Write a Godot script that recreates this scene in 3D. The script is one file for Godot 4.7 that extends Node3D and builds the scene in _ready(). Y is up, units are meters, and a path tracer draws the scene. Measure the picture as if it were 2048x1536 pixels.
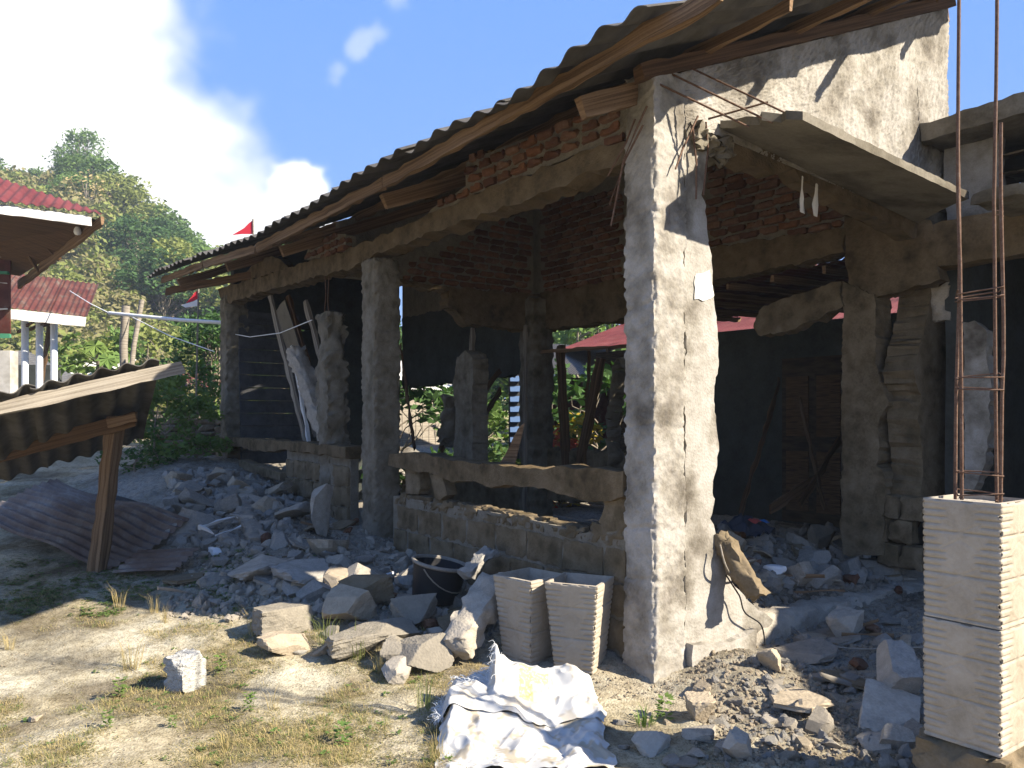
extends Node3D
# A quake-damaged house of plaster, block and brick with a corrugated roof; yard, rubble and a wooded hill.
# World: x runs along the front wall away to the right, -z runs along the long side wall, the house corner stands at the origin.
const FOCAL := 1577.0
const HORIZON := 835.0
const CAM := Vector3(-3.292, 1.55, 3.214)
const RIGHT := Vector3(0.8143, 0, 0.5804)
const AHEAD := Vector3(0.5804, 0, -0.8143)
const SLOPE := 0.42
var nz := FastNoiseLite.new()
var rng := RandomNumberGenerator.new()
var M := {}
var taken := {}
var house: Node3D

func _ready():
	nz.noise_type = FastNoiseLite.TYPE_SIMPLEX_SMOOTH
	nz.frequency = 1.0
	nz.fractal_type = FastNoiseLite.FRACTAL_NONE
	nz.seed = 7
	rng.seed = 11
	view_and_light()
	make_materials()
	build_ground()
	build_house()
	build_wing()
	build_shade_house()
	build_behind()
	build_yard_left()
	build_hill()
	build_rubble()
	build_small_things()
	build_plants()

func view_and_light():
	var cam := Camera3D.new()
	cam.name = "camera"
	cam.projection = Camera3D.PROJECTION_FRUSTUM
	cam.near = 0.1
	cam.far = 900.0
	cam.size = 1536.0 / FOCAL * 0.1
	cam.frustum_offset = Vector2(0, (HORIZON - 768.0) / FOCAL * 0.1)
	add_child(cam)
	cam.position = CAM
	cam.basis = Basis(RIGHT, Vector3.UP, -AHEAD).orthonormalized()
	cam.current = true
	var sun := DirectionalLight3D.new()
	sun.name = "sun"
	add_child(sun)
	var travel := Vector3(-0.568, -0.72, -0.823).normalized()
	sun.look_at_from_position(Vector3.ZERO, travel, Vector3.UP)
	sun.light_energy = 1.6
	sun.light_color = Color(1.0, 0.955, 0.875)
	sun.light_angular_distance = 0.55
	sun.shadow_enabled = true
	var we := WorldEnvironment.new()
	we.name = "surroundings"
	var e := Environment.new()
	e.background_mode = Environment.BG_SKY
	e.tonemap_mode = Environment.TONE_MAPPER_LINEAR
	e.tonemap_exposure = 2.95
	e.sdfgi_enabled = true
	e.ssao_enabled = true
	e.ssil_enabled = true
	e.fog_enabled = true
	e.fog_density = 0.0011
	e.fog_light_color = Color(0.82, 0.88, 0.95)
	var pm := PanoramaSkyMaterial.new()
	pm.panorama = sky_picture()
	var sky := Sky.new()
	sky.sky_material = pm
	e.sky = sky
	we.environment = e
	add_child(we)

func sky_picture() -> ImageTexture:
	var w := 1536
	var h := 768
	var data := PackedFloat32Array()
	data.resize(w * h * 4)
	var n := FastNoiseLite.new()
	n.noise_type = FastNoiseLite.TYPE_SIMPLEX_SMOOTH
	n.seed = 5
	n.frequency = 2.6
	n.fractal_octaves = 5
	n.fractal_gain = 0.55
	for j in h:
		var th := (j + 0.5) / h * PI
		var y := cos(th)
		var s := sin(th)
		var el := rad_to_deg(PI / 2 - th)
		var up := clampf(y, 0.0, 1.0)
		var base := Vector3(0.115, 0.205, 0.365).lerp(Vector3(0.044, 0.115, 0.325), pow(up, 0.55))
		if y < 0.0:
			base = Vector3(0.15, 0.18, 0.22)
		for i in w:
			var lon := (i + 0.5) / w * TAU
			var d := Vector3(sin(lon) * s, y, -cos(lon) * s)
			var az := rad_to_deg(atan2(d.dot(RIGHT), d.dot(AHEAD)))
			var c := 0.0
			if el > -1.0:
				var f := n.get_noise_3d(d.x * 1.3, d.y * 2.2, d.z * 1.3)
				var g := n.get_noise_3d(d.x * 4.0 + 9.0, d.y * 5.0, d.z * 4.0)
				var q := (f * 9.0 + g * 4.0)
				# the bank of cumulus over the hill
				var edge := -16.5 - (el - 17.0) * 0.5 + q * 0.55 - az
				var bank := smoothstep(-0.5, 6.0, edge) * smoothstep(75.0, 55.0, -az)
				bank *= 1.0 - 0.35 * smoothstep(24.0, 34.0, el)
				var puff := 1.0 - (pow((az + 14.6) / 3.3, 2.0) + pow((el - 14.8) / 3.0, 2.0)) + g * 1.5
				var veil := smoothstep(0.0, 0.9, 1.0 - (pow((az + 10.2) / 3.4, 2.0) + pow((el - 25.6 + (az + 10.2) * -0.9) / 1.4, 2.0)) + g * 2.2) * 0.28
				var far := smoothstep(0.12, 0.4, f + 0.12 * g - absf(el - 16.0) * 0.012) * smoothstep(48.0, 62.0, absf(az))
				c = maxf(maxf(bank, smoothstep(0.0, 0.5, puff)), maxf(veil, far * 0.9))
			var o := base.lerp(Vector3(1.0, 1.0, 1.0) * (0.47 + 0.08 * n.get_noise_3d(d.x * 2.5, d.y * 4.0 + 3.0, d.z * 2.5)), clampf(c, 0.0, 1.0))
			var k := (j * w + i) * 4
			data[k] = o.x
			data[k + 1] = o.y
			data[k + 2] = o.z
			data[k + 3] = 1.0
	var im := Image.create_from_data(w, h, false, Image.FORMAT_RGBAF, data.to_byte_array())
	return ImageTexture.create_from_image(im)

# ---------- pixels to places ----------
func at_depth(px, py, z) -> Vector3:
	return CAM + AHEAD * z + RIGHT * ((px - 1024.0) / FOCAL * z) - Vector3.UP * ((py - HORIZON) / FOCAL * z)

func ray(px, py) -> Vector3:
	return AHEAD + RIGHT * ((px - 1024.0) / FOCAL) - Vector3.UP * ((py - HORIZON) / FOCAL)

func on_front(px, py, z0 = 0.0) -> Vector2:   # a wall parallel to the front wall: (x, height)
	var r := ray(px, py)
	var t: float = (z0 - CAM.z) / r.z
	return Vector2(CAM.x + r.x * t, CAM.y + r.y * t)

func on_side(px, py, x0 = 0.0) -> Vector2:    # a wall parallel to the long side wall: (-z, height)
	var r := ray(px, py)
	var t: float = (x0 - CAM.x) / r.x
	return Vector2(-(CAM.z + r.z * t), CAM.y + r.y * t)

func on_ground(px, py) -> Vector3:
	var r := ray(px, py)
	var p := CAM
	var step := 0.02
	for i in 2000:
		var q := p + r * step
		if q.y < land(q.x, q.z):
			for k in 6:
				var m := (p + q) * 0.5
				if m.y < land(m.x, m.z):
					q = m
				else:
					p = m
			return Vector3(q.x, land(q.x, q.z), q.z)
		p = q
		step = minf(step * 1.01, 0.5)
	return p

func depth_of(x, z) -> float:
	return (x - CAM.x) * AHEAD.x + (z - CAM.z) * AHEAD.z

func side_of(x, z) -> float:
	return (x - CAM.x) * RIGHT.x + (z - CAM.z) * RIGHT.z

# ---------- naming ----------
func thing(called, label, category, at := Vector3.ZERO, group := "") -> Node3D:
	var o := Node3D.new()
	return put(o, called, label, category, at, group)

func put(o: Node3D, called, label, category, at := Vector3.ZERO, group := "") -> Node3D:
	var k: int = taken.get(called, 0)
	taken[called] = k + 1
	o.name = called if k == 0 else "%s_%03d" % [called, k]
	o.position = at
	if label != "":
		o.set_meta("label", label)
		o.set_meta("category", category)
		o.set_meta("kind", "thing")
	if group != "":
		o.set_meta("group", group)
	add_child(o)
	return o

func single(called, mesh, mat, label, category, at := Vector3.ZERO, group := "") -> MeshInstance3D:
	var o := MeshInstance3D.new()
	o.mesh = mesh
	o.material_override = mat
	put(o, called, label, category, at, group)
	return o

func part(parent: Node3D, called: String, mesh: Mesh, mat: Material, xf := Transform3D()) -> MeshInstance3D:
	var o := MeshInstance3D.new()
	o.name = called
	o.mesh = mesh
	o.material_override = mat
	o.transform = xf
	parent.add_child(o, true)
	return o

func node_part(parent: Node3D, called: String, xf := Transform3D()) -> Node3D:
	var o := Node3D.new()
	o.name = called
	o.transform = xf
	parent.add_child(o, true)
	return o

func structure(called, mesh, mat) -> MeshInstance3D:
	var o := MeshInstance3D.new()
	o.name = called
	o.mesh = mesh
	o.material_override = mat
	o.set_meta("kind", "structure")
	add_child(o)
	return o

func rnd(a: float, b: float) -> float:
	return rng.randf_range(a, b)

func pick(list: Array):
	return list[rng.randi() % list.size()]

# ---------- meshes ----------
func commit(v: PackedVector3Array, idx: PackedInt32Array, col := PackedColorArray(), uv := PackedVector2Array()) -> ArrayMesh:
	var n := PackedVector3Array()
	n.resize(v.size())
	for i in range(0, idx.size(), 3):
		var a := idx[i]
		var b := idx[i + 1]
		var c := idx[i + 2]
		var f := (v[c] - v[a]).cross(v[b] - v[a])
		n[a] += f
		n[b] += f
		n[c] += f
	for i in n.size():
		n[i] = n[i].normalized() if n[i].length_squared() > 1e-20 else Vector3.UP
	var arr := []
	arr.resize(Mesh.ARRAY_MAX)
	arr[Mesh.ARRAY_VERTEX] = v
	arr[Mesh.ARRAY_NORMAL] = n
	arr[Mesh.ARRAY_INDEX] = idx
	if col.size():
		arr[Mesh.ARRAY_COLOR] = col
	if uv.size():
		arr[Mesh.ARRAY_TEX_UV] = uv
	var m := ArrayMesh.new()
	m.add_surface_from_arrays(Mesh.PRIMITIVE_TRIANGLES, arr)
	return m

class Soup:
	var v := PackedVector3Array()
	var idx := PackedInt32Array()
	var col := PackedColorArray()
	func tri(a: Vector3, b: Vector3, c: Vector3, outward: Vector3) -> void:
		var k := v.size()
		v.append(a)
		if (c - a).cross(b - a).dot(outward) >= 0.0:
			v.append(b)
			v.append(c)
		else:
			v.append(c)
			v.append(b)
		idx.append_array(PackedInt32Array([k, k + 1, k + 2]))
	func quad(a: Vector3, b: Vector3, c: Vector3, d: Vector3, outward: Vector3) -> void:
		tri(a, b, c, outward)
		tri(a, c, d, outward)
	func box(c: Vector3, s: Vector3, bas := Basis()) -> void:
		var h := s * 0.5
		for ax in 3:
			for sg in [-1.0, 1.0]:
				var n := Vector3.ZERO
				n[ax] = sg
				var u := Vector3.ZERO
				u[(ax + 1) % 3] = 1.0
				var w := Vector3.ZERO
				w[(ax + 2) % 3] = 1.0
				var p := n * h
				u *= h
				w *= h
				quad(c + bas * (p - u - w), c + bas * (p + u - w), c + bas * (p + u + w), c + bas * (p - u + w), bas * n)
	func grid(pts: Array, nu: int, nv: int) -> void:   # (nu+1)*(nv+1) shared points
		var k := v.size()
		for p in pts:
			v.append(p)
		for j in nv:
			for i in nu:
				var a := k + j * (nu + 1) + i
				idx.append_array(PackedInt32Array([a, a + nu + 1, a + nu + 2, a, a + nu + 2, a + 1]))
	func tube(path: Array, r: float, sides := 8, r_end := -1.0) -> void:
		var k := v.size()
		var n := path.size()
		for i in n:
			var t: Vector3 = (path[mini(i + 1, n - 1)] - path[maxi(i - 1, 0)]).normalized()
			var u := t.cross(Vector3.UP if absf(t.y) < 0.9 else Vector3.RIGHT).normalized()
			var w := t.cross(u)
			var rr := r if r_end < 0.0 else lerpf(r, r_end, float(i) / (n - 1))
			for s in sides:
				var g := TAU * s / sides
				v.append(path[i] + (u * cos(g) + w * sin(g)) * rr)
		for i in n - 1:
			for s in sides:
				var a := k + i * sides + s
				var b := k + i * sides + (s + 1) % sides
				idx.append_array(PackedInt32Array([a, a + sides, b + sides, a, b + sides, b]))
		for e in [0, n - 1]:
			var c := v.size()
			v.append(path[e])
			for s in sides:
				var a : int = k + e * sides + s
				var b : int = k + e * sides + (s + 1) % sides
				if e == 0:
					idx.append_array(PackedInt32Array([c, a, b]))
				else:
					idx.append_array(PackedInt32Array([c, b, a]))

func done(s: Soup) -> ArrayMesh:
	return commit(s.v, s.idx, s.col)

func shake(p: Vector3, f: float, sd: float) -> Vector3:
	var q := p * f + Vector3(sd, sd * 1.7, -sd)
	return Vector3(nz.get_noise_3d(q.x, q.y, q.z), nz.get_noise_3d(q.x + 31.0, q.y, q.z + 5.0), nz.get_noise_3d(q.x, q.y + 47.0, q.z - 9.0))

# a block with an uneven skin and knocked edges; centred, or standing on y = 0
func rough(sz: Vector3, cell: float, amp: float, chip: float, sd: float, freq := 7.0, standing := false, shape := "", cuts := []) -> ArrayMesh:
	var s := Soup.new()
	var h := sz * 0.5
	for ax in 3:
		for sg in [-1.0, 1.0]:
			var ua := (ax + 1) % 3
			var va := (ax + 2) % 3
			if sg < 0.0:
				var sw := ua
				ua = va
				va = sw
			var nu := maxi(1, ceili(sz[ua] / cell))
			var nv := maxi(1, ceili(sz[va] / cell))
			var pts := []
			for j in nv + 1:
				for i in nu + 1:
					var p := Vector3.ZERO
					p[ax] = h[ax] * sg
					p[ua] = lerpf(-h[ua], h[ua], float(i) / nu)
					p[va] = lerpf(-h[va], h[va], float(j) / nv)
					pts.append(rough_point(p, h, amp, chip, sd, freq, standing, shape, cuts))
			s.grid(pts, nu, nv)
	return done(s)

func rough_point(p: Vector3, h: Vector3, amp: float, chip: float, sd: float, freq: float, standing: bool, shape: String, cuts: Array) -> Vector3:
	var q := p + shake(p, freq, sd) * amp
	if amp > 0.0:
		q += shake(p, freq * 3.7, sd + 3.0) * amp * 0.45
	if chip > 0.0:
		var d := h - p.abs()
		var near := minf(minf(maxf(d.x, d.y), maxf(d.y, d.z)), maxf(d.x, d.z))
		var k := clampf(1.0 - near / (chip * 2.2), 0.0, 1.0)
		if k > 0.0:
			var w := 0.12 + 1.0 * smoothstep(0.12, 0.3, nz.get_noise_3d(p.x * 6.0 + sd, p.y * 6.0, p.z * 6.0)) + 0.6 * smoothstep(0.1, 0.25, nz.get_noise_3d(p.x * 17.0, p.y * 17.0 + sd, p.z * 17.0))
			var inward := Vector3(-signf(p.x) if d.x < chip * 2.2 else 0.0, -signf(p.y) if d.y < chip * 2.2 else 0.0, -signf(p.z) if d.z < chip * 2.2 else 0.0)
			q += inward * chip * k * clampf(w, 0.0, 1.4)
	if standing:
		q.y += h.y
	if shape == "lifts":
		var g := 0.0
		for y in [0.72, 1.02, 1.62, 2.32, 2.86]:
			var d2: float = absf(q.y - y - 0.02 * nz.get_noise_2d(q.x * 9.0, q.z * 9.0))
			g += 0.006 * maxf(0.0, 1.0 - d2 / 0.018)
		if q.y < 0.55:
			g -= 0.012 * (1.0 - q.y / 0.55)
		q.x -= signf(q.x) * g
		q.z -= signf(q.z) * g
	elif shape == "worn":
		var k2 := 1.0 - 0.25 * smoothstep(1.7, 2.4, q.y) * (0.6 + nz.get_noise_2d(q.x * 8.0, q.y * 3.0))
		q = Vector3(q.x * k2 + 0.02 * sin(q.y * 2.1), q.y, q.z * k2)
	elif shape == "cut":
		for pl in cuts:
			var over: float = q.dot(pl[0]) - pl[1]
			if over > 0.0:
				q -= pl[0] * over
	return q

# faceted lump of broken concrete about 1 m across
func lump(sd: int, sz := Vector3.ONE, cuts := 9, seg := 0.2) -> ArrayMesh:
	var r := RandomNumberGenerator.new()
	r.seed = sd
	var planes := []
	for i in cuts:
		var n := Vector3(r.randf_range(-1, 1), r.randf_range(-1, 1), r.randf_range(-1, 1)).normalized()
		planes.append([n, r.randf_range(0.3, 0.5)])
	var m := rough(Vector3.ONE, seg, 0.018, 0.03, sd * 3.3, 5.0, false, "cut", planes)
	var arr := m.surface_get_arrays(0)
	var v: PackedVector3Array = arr[Mesh.ARRAY_VERTEX]
	var idx: PackedInt32Array = arr[Mesh.ARRAY_INDEX]
	var fv := PackedVector3Array()
	var fi := PackedInt32Array()
	for i in idx.size():
		fv.append(v[idx[i]] * sz)
		fi.append(i)
	return commit(fv, fi)

func hash01(p: Vector2, sd: float) -> float:
	var h := sin(p.x * 127.1 + p.y * 311.7 + sd * 74.7) * 43758.5453
	return h - floorf(h)

# an outline in the (u, v) plane of a wall, given thickness; edges broken into jags
func slab(outline: Array, mapping: Transform3D, thick: float, jag := 0.0, sd := 0.0, step := 0.03) -> ArrayMesh:
	var poly := PackedVector2Array()
	var n := outline.size()
	for i in n:
		var a: Vector2 = outline[i]
		var b: Vector2 = outline[(i + 1) % n]
		var m := maxi(1, int(a.distance_to(b) / step)) if jag > 0.0 else 1
		for k in m:
			var p := a.lerp(b, float(k) / m)
			if jag > 0.0:
				p += Vector2(nz.get_noise_2d(p.x * 3.7 + sd, p.y * 3.7), nz.get_noise_2d(p.x * 3.7 - 40.0, p.y * 3.7 + sd)) * jag + Vector2(nz.get_noise_2d(p.x * 31.0 + sd, p.y * 31.0), nz.get_noise_2d(p.x * 31.0 - 40.0, p.y * 31.0 + sd)) * jag * 0.3
				p += Vector2(hash01(p, sd) - 0.5, hash01(p, sd + 9.0) - 0.5) * jag * 0.75
			poly.append(p)
	var tris := Geometry2D.triangulate_polygon(poly)
	var rear := PackedVector2Array()
	for p in poly:
		rear.append(p + Vector2(hash01(p, sd + 3.0) - 0.5, hash01(p, sd + 5.0) - 0.5) * jag * 1.6)
	var s := Soup.new()
	var o: Vector3 = on_plane(mapping, Vector2.ZERO, 0.0)
	var deep: Vector3 = (on_plane(mapping, Vector2.ZERO, 1.0) - o)
	for i in range(0, tris.size(), 3):
		var a := poly[tris[i]]
		var b := poly[tris[i + 1]]
		var c := poly[tris[i + 2]]
		s.tri(on_plane(mapping, a, 0.0), on_plane(mapping, b, 0.0), on_plane(mapping, c, 0.0), -deep)
		s.tri(on_plane(mapping, rear[tris[i]], thick), on_plane(mapping, rear[tris[i + 1]], thick), on_plane(mapping, rear[tris[i + 2]], thick), deep)
	var turn := 1.0 if not Geometry2D.is_polygon_clockwise(poly) else -1.0
	for i in poly.size():
		var a := poly[i]
		var b := poly[(i + 1) % poly.size()]
		var e := b - a
		var outv := Vector2(e.y, -e.x) * turn
		var ov: Vector3 = on_plane(mapping, outv, 0.0) - o
		var j := (i + 1) % poly.size()
		if jag > 0.0:
			var mid_a := on_plane(mapping, a.lerp(rear[i], 0.5) + outv.normalized() * (hash01(a, sd + 1.0) - 0.5) * jag, thick * 0.45)
			var mid_b := on_plane(mapping, b.lerp(rear[j], 0.5) + outv.normalized() * (hash01(b, sd + 1.0) - 0.5) * jag, thick * 0.45)
			s.quad(on_plane(mapping, a, 0.0), on_plane(mapping, b, 0.0), mid_b, mid_a, ov)
			s.quad(mid_a, mid_b, on_plane(mapping, rear[j], thick), on_plane(mapping, rear[i], thick), ov)
		else:
			s.quad(on_plane(mapping, a, 0.0), on_plane(mapping, b, 0.0), on_plane(mapping, b, thick), on_plane(mapping, a, thick), ov)
	return done(s)

func on_plane(t: Transform3D, p: Vector2, w: float) -> Vector3:
	return t * Vector3(p.x, p.y, w)

func front_at(z0: float) -> Transform3D:       # wall facing the viewer's right, thickness going back
	return Transform3D(Basis(Vector3.RIGHT, Vector3.UP, Vector3.FORWARD), Vector3(0, 0, z0))

func side_at(x0: float) -> Transform3D:        # wall facing the viewer's left, thickness going inwards
	return Transform3D(Basis(Vector3.FORWARD, Vector3.UP, Vector3.RIGHT), Vector3(x0, 0, 0))

func front_px(list: Array, z0 := 0.0) -> Array:
	var o := []
	for p in list:
		o.append(on_front(p[0], p[1], z0))
	return o

func side_px(list: Array, x0 := 0.0) -> Array:
	var o := []
	for p in list:
		o.append(on_side(p[0], p[1], x0))
	return o

# timber, length along x, centred
func timber(l: float, hgt: float, w: float, sd: float) -> ArrayMesh:
	return rough(Vector3(l, hgt, w), maxf(0.12, l / 30.0), 0.006, 0.01, sd, 3.0)

func beam_between(a: Vector3, b: Vector3, up := Vector3.UP) -> Transform3D:
	var x := (b - a).normalized()
	var z := x.cross(up).normalized()
	return Transform3D(Basis(x, z.cross(x), z), (a + b) * 0.5)

func timber_part(parent: Node3D, called: String, a: Vector3, b: Vector3, hgt: float, w: float, mat: Material, sd: float) -> MeshInstance3D:
	return part(parent, called, timber(a.distance_to(b), hgt, w, sd), mat, beam_between(a, b))

# corrugated sheet: waves along x, length along z (down), in its own axes with a corner at the origin
func wavy(width: float, length: float, period: float, amp: float, thick: float, sd: float, warp := 0.01, nl := 10) -> ArrayMesh:
	var s := Soup.new()
	var nu := int(width / period * 10.0)
	for face in 2:
		var pts := []
		for j in nl + 1:
			for i in nu + 1:
				var x := width * i / nu
				var z := length * j / nl
				var y := amp * sin(TAU * x / period) + warp * 2.0 * nz.get_noise_2d(x * 0.9 + sd, z * 0.8) + (thick if face == 0 else 0.0)
				pts.append(Vector3(x, y, z))
		if face == 1:
			var flipped := []
			for j in nl + 1:
				for i in nu + 1:
					flipped.append(pts[j * (nu + 1) + nu - i])
			pts = flipped
		# grid() faces along (du x dv); here x cross z points down, so list it mirrored
		var mir := []
		for j in nl + 1:
			for i in nu + 1:
				mir.append(pts[j * (nu + 1) + nu - i])
		s.grid(mir, nu, nl)
	var k := (nu + 1) * (nl + 1)
	for j in [0, nl]:
		for i in nu:
			var a := s.v[j * (nu + 1) + i]
			var b := s.v[j * (nu + 1) + i + 1]
			s.quad(a, b, b - Vector3(0, thick, 0), a - Vector3(0, thick, 0), Vector3(0, 0, -1 if j == 0 else 1))
	for i in [0, nu]:
		for j in nl:
			var a := s.v[j * (nu + 1) + i]
			var b := s.v[(j + 1) * (nu + 1) + i]
			s.quad(a, b, b - Vector3(0, thick, 0), a - Vector3(0, thick, 0), Vector3(1 if i == 0 else -1, 0, 0))
	return done(s)

func lathe(profile: Array, sides := 32) -> ArrayMesh:
	var s := Soup.new()
	var pts := []
	for p in profile:
		for i in sides + 1:
			var g := -TAU * i / sides
			pts.append(Vector3(cos(g) * p.x, p.y, sin(g) * p.x))
	s.grid(pts, sides, profile.size() - 1)
	return done(s)

# ---------- materials ----------
func noise_bytes(size: int, freq: float, oct: int, sd: int, kind := FastNoiseLite.TYPE_SIMPLEX_SMOOTH) -> PackedByteArray:
	var n := FastNoiseLite.new()
	n.noise_type = kind
	n.seed = sd
	n.frequency = freq
	n.fractal_octaves = oct
	if kind == FastNoiseLite.TYPE_CELLULAR:
		n.cellular_return_type = FastNoiseLite.RETURN_DISTANCE
	var im := n.get_seamless_image(size, size)
	im.convert(Image.FORMAT_L8)
	return im.get_data()

# colour picture from layers [[bytes, weight], ...] through a ramp of colours
func coloured(size: int, layers: Array, ramp: Array) -> ImageTexture:
	var data := PackedByteArray()
	data.resize(size * size * 3)
	var lut := PackedByteArray()
	var g := Gradient.new()
	var offs := PackedFloat32Array()
	var cols := PackedColorArray()
	for r in ramp:
		offs.append(r[0])
		cols.append(r[1])
	g.offsets = offs
	g.colors = cols
	lut.resize(256 * 3)
	for i in 256:
		var c := g.sample(i / 255.0)
		lut[i * 3] = int(c.r * 255)
		lut[i * 3 + 1] = int(c.g * 255)
		lut[i * 3 + 2] = int(c.b * 255)
	var total := size * size
	for i in total:
		var t := 0.0
		for l in layers:
			t += l[0][i] * l[1]
		var k := clampi(int(t), 0, 255) * 3
		data[i * 3] = lut[k]
		data[i * 3 + 1] = lut[k + 1]
		data[i * 3 + 2] = lut[k + 2]
	return ImageTexture.create_from_image(Image.create_from_data(size, size, false, Image.FORMAT_RGB8, data))

func grey(size: int, layers: Array) -> ImageTexture:
	var data := PackedByteArray()
	data.resize(size * size)
	for i in size * size:
		var t := 0.0
		for l in layers:
			t += l[0][i] * l[1]
		data[i] = clampi(int(t), 0, 255)
	return ImageTexture.create_from_image(Image.create_from_data(size, size, false, Image.FORMAT_L8, data))

func mat(called: String, tint: Color, rough_v: float, tex: Texture2D = null, scale := 1.0, relief: Texture2D = null, relief_cm := 0.0, stretch := Vector3.ONE, world := true) -> StandardMaterial3D:
	var m := StandardMaterial3D.new()
	m.resource_name = called
	m.albedo_color = tint
	m.roughness = rough_v
	m.metallic_specular = 0.3
	m.cull_mode = BaseMaterial3D.CULL_DISABLED
	if tex:
		m.albedo_texture = tex
		m.uv1_triplanar = true
		m.uv1_world_triplanar = world
		m.uv1_scale = stretch * scale
	if relief:
		m.heightmap_enabled = true
		m.heightmap_texture = relief
		m.heightmap_scale = relief_cm
		m.uv1_triplanar = true
		m.uv1_world_triplanar = world
		m.uv1_scale = stretch * scale
	M[called] = m
	return m

func lin(r: float, g: float, b: float) -> Color:
	return Color(r, g, b).linear_to_srgb()

func make_materials():
	var stained := []
	var S := 512
	var big := noise_bytes(S, 0.006, 4, 1)
	var mid := noise_bytes(S, 0.02, 4, 2)
	var fine := noise_bytes(S, 0.08, 3, 3)
	var grit := noise_bytes(S, 0.22, 2, 4)
	var cell := noise_bytes(S, 0.03, 2, 5, FastNoiseLite.TYPE_CELLULAR)
	var cell2 := noise_bytes(S, 0.075, 1, 6, FastNoiseLite.TYPE_CELLULAR)
	# wood grain: noise smeared along u
	var raw := noise_bytes(S, 0.05, 4, 8)
	var wood_b := PackedByteArray()
	wood_b.resize(S * S)
	for j in S:
		for i in S:
			wood_b[j * S + i] = raw[j * S + ((i >> 5) * 3 + (raw[j * S] >> 3)) % S]
	# smooth the steps along u
	var wood_s := PackedByteArray()
	wood_s.resize(S * S)
	for j in S:
		for i in S:
			var k := (i >> 5) << 5
			var f := (i - k) / 32.0
			wood_s[j * S + i] = int(lerpf(wood_b[j * S + k], wood_b[j * S + (k + 32) % S], f))
	var rough_tex := grey(S, [[fine, 0.45], [grit, 0.35], [mid, 0.3]])
	var trowel := grey(S, [[mid, 0.5], [fine, 0.4], [cell2, 0.25]])
	var pebble := grey(S, [[cell2, 0.6], [fine, 0.35], [grit, 0.2]])
	var wood_h := grey(S, [[wood_s, 0.8], [grit, 0.1]])
	var plaster_c := coloured(S, [[big, 0.35], [mid, 0.25], [fine, 0.2], [grit, 0.25]], [[0.2, lin(0.199, 0.180, 0.154)], [0.42, lin(0.294, 0.274, 0.239)], [0.6, lin(0.346, 0.323, 0.291)], [0.85, lin(0.412, 0.390, 0.364)]])
	var concrete_c := coloured(S, [[big, 0.3], [mid, 0.25], [fine, 0.2], [grit, 0.28]], [[0.2, lin(0.106, 0.092, 0.069)], [0.45, lin(0.165, 0.147, 0.114)], [0.62, lin(0.201, 0.179, 0.142)], [0.85, lin(0.241, 0.218, 0.176)]])
	var block_c := coloured(S, [[big, 0.35], [mid, 0.3], [fine, 0.25], [grit, 0.15]], [[0.2, lin(0.090, 0.068, 0.041)], [0.45, lin(0.147, 0.115, 0.072)], [0.65, lin(0.184, 0.143, 0.093)], [0.9, lin(0.222, 0.177, 0.120)]])
	var dust_c := coloured(S, [[big, 0.3], [mid, 0.35], [fine, 0.25], [grit, 0.15]], [[0.2, lin(0.209, 0.186, 0.154)], [0.5, lin(0.320, 0.286, 0.236)], [0.8, lin(0.425, 0.379, 0.314)]])
	var brick_c := coloured(S, [[big, 0.3], [mid, 0.35], [fine, 0.25], [grit, 0.15]], [[0.2, lin(0.099, 0.053, 0.035)], [0.5, lin(0.161, 0.085, 0.054)], [0.7, lin(0.206, 0.136, 0.092)], [0.9, lin(0.224, 0.234, 0.193)]])
	var soil_c := coloured(S, [[mid, 0.35], [fine, 0.35], [grit, 0.35]], [[0.25, Color(0.45, 0.42, 0.38)], [0.42, Color(0.8, 0.79, 0.76)], [0.6, Color(0.95, 0.95, 0.94)], [0.8, Color(1, 1, 1)]])
	var wood_c := coloured(S, [[wood_s, 0.75], [grit, 0.15], [big, 0.1]], [[0.2, lin(0.068, 0.041, 0.022)], [0.5, lin(0.170, 0.105, 0.058)], [0.8, lin(0.272, 0.184, 0.109)]])
	var grey_wood_c := coloured(S, [[wood_s, 0.75], [grit, 0.15], [big, 0.1]], [[0.2, lin(0.123, 0.105, 0.083)], [0.5, lin(0.239, 0.209, 0.170)], [0.8, lin(0.347, 0.318, 0.268)]])
	var rust_c := coloured(S, [[big, 0.5], [mid, 0.3], [fine, 0.2], [grit, 0.1]], [[0.25, lin(0.060, 0.018, 0.014)], [0.5, lin(0.104, 0.030, 0.023)], [0.66, lin(0.113, 0.050, 0.034)], [0.8, lin(0.165, 0.164, 0.138)]])
	var redroof_c := coloured(S, [[big, 0.5], [mid, 0.3], [fine, 0.2]], [[0.2, lin(0.096, 0.020, 0.021)], [0.5, lin(0.139, 0.034, 0.034)], [0.85, lin(0.173, 0.058, 0.053)]])
	var asbestos_c := coloured(S, [[big, 0.4], [mid, 0.35], [fine, 0.2], [grit, 0.1]], [[0.2, lin(0.051, 0.046, 0.042)], [0.5, lin(0.097, 0.091, 0.084)], [0.85, lin(0.143, 0.137, 0.126)]])
	var white_c := coloured(S, [[big, 0.4], [mid, 0.3], [fine, 0.25], [grit, 0.1]], [[0.2, lin(0.383, 0.357, 0.306)], [0.45, lin(0.578, 0.561, 0.527)], [0.8, lin(0.663, 0.654, 0.637)]])
	var rebar_c := coloured(S, [[mid, 0.5], [fine, 0.4], [grit, 0.2]], [[0.2, lin(0.060, 0.031, 0.019)], [0.55, lin(0.132, 0.076, 0.051)], [0.85, lin(0.180, 0.138, 0.109)]])
	var pot_c := coloured(S, [[big, 0.4], [mid, 0.3], [fine, 0.2], [grit, 0.15]], [[0.2, lin(0.258, 0.220, 0.164)], [0.5, lin(0.343, 0.296, 0.232)], [0.8, lin(0.405, 0.359, 0.293)]])
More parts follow.
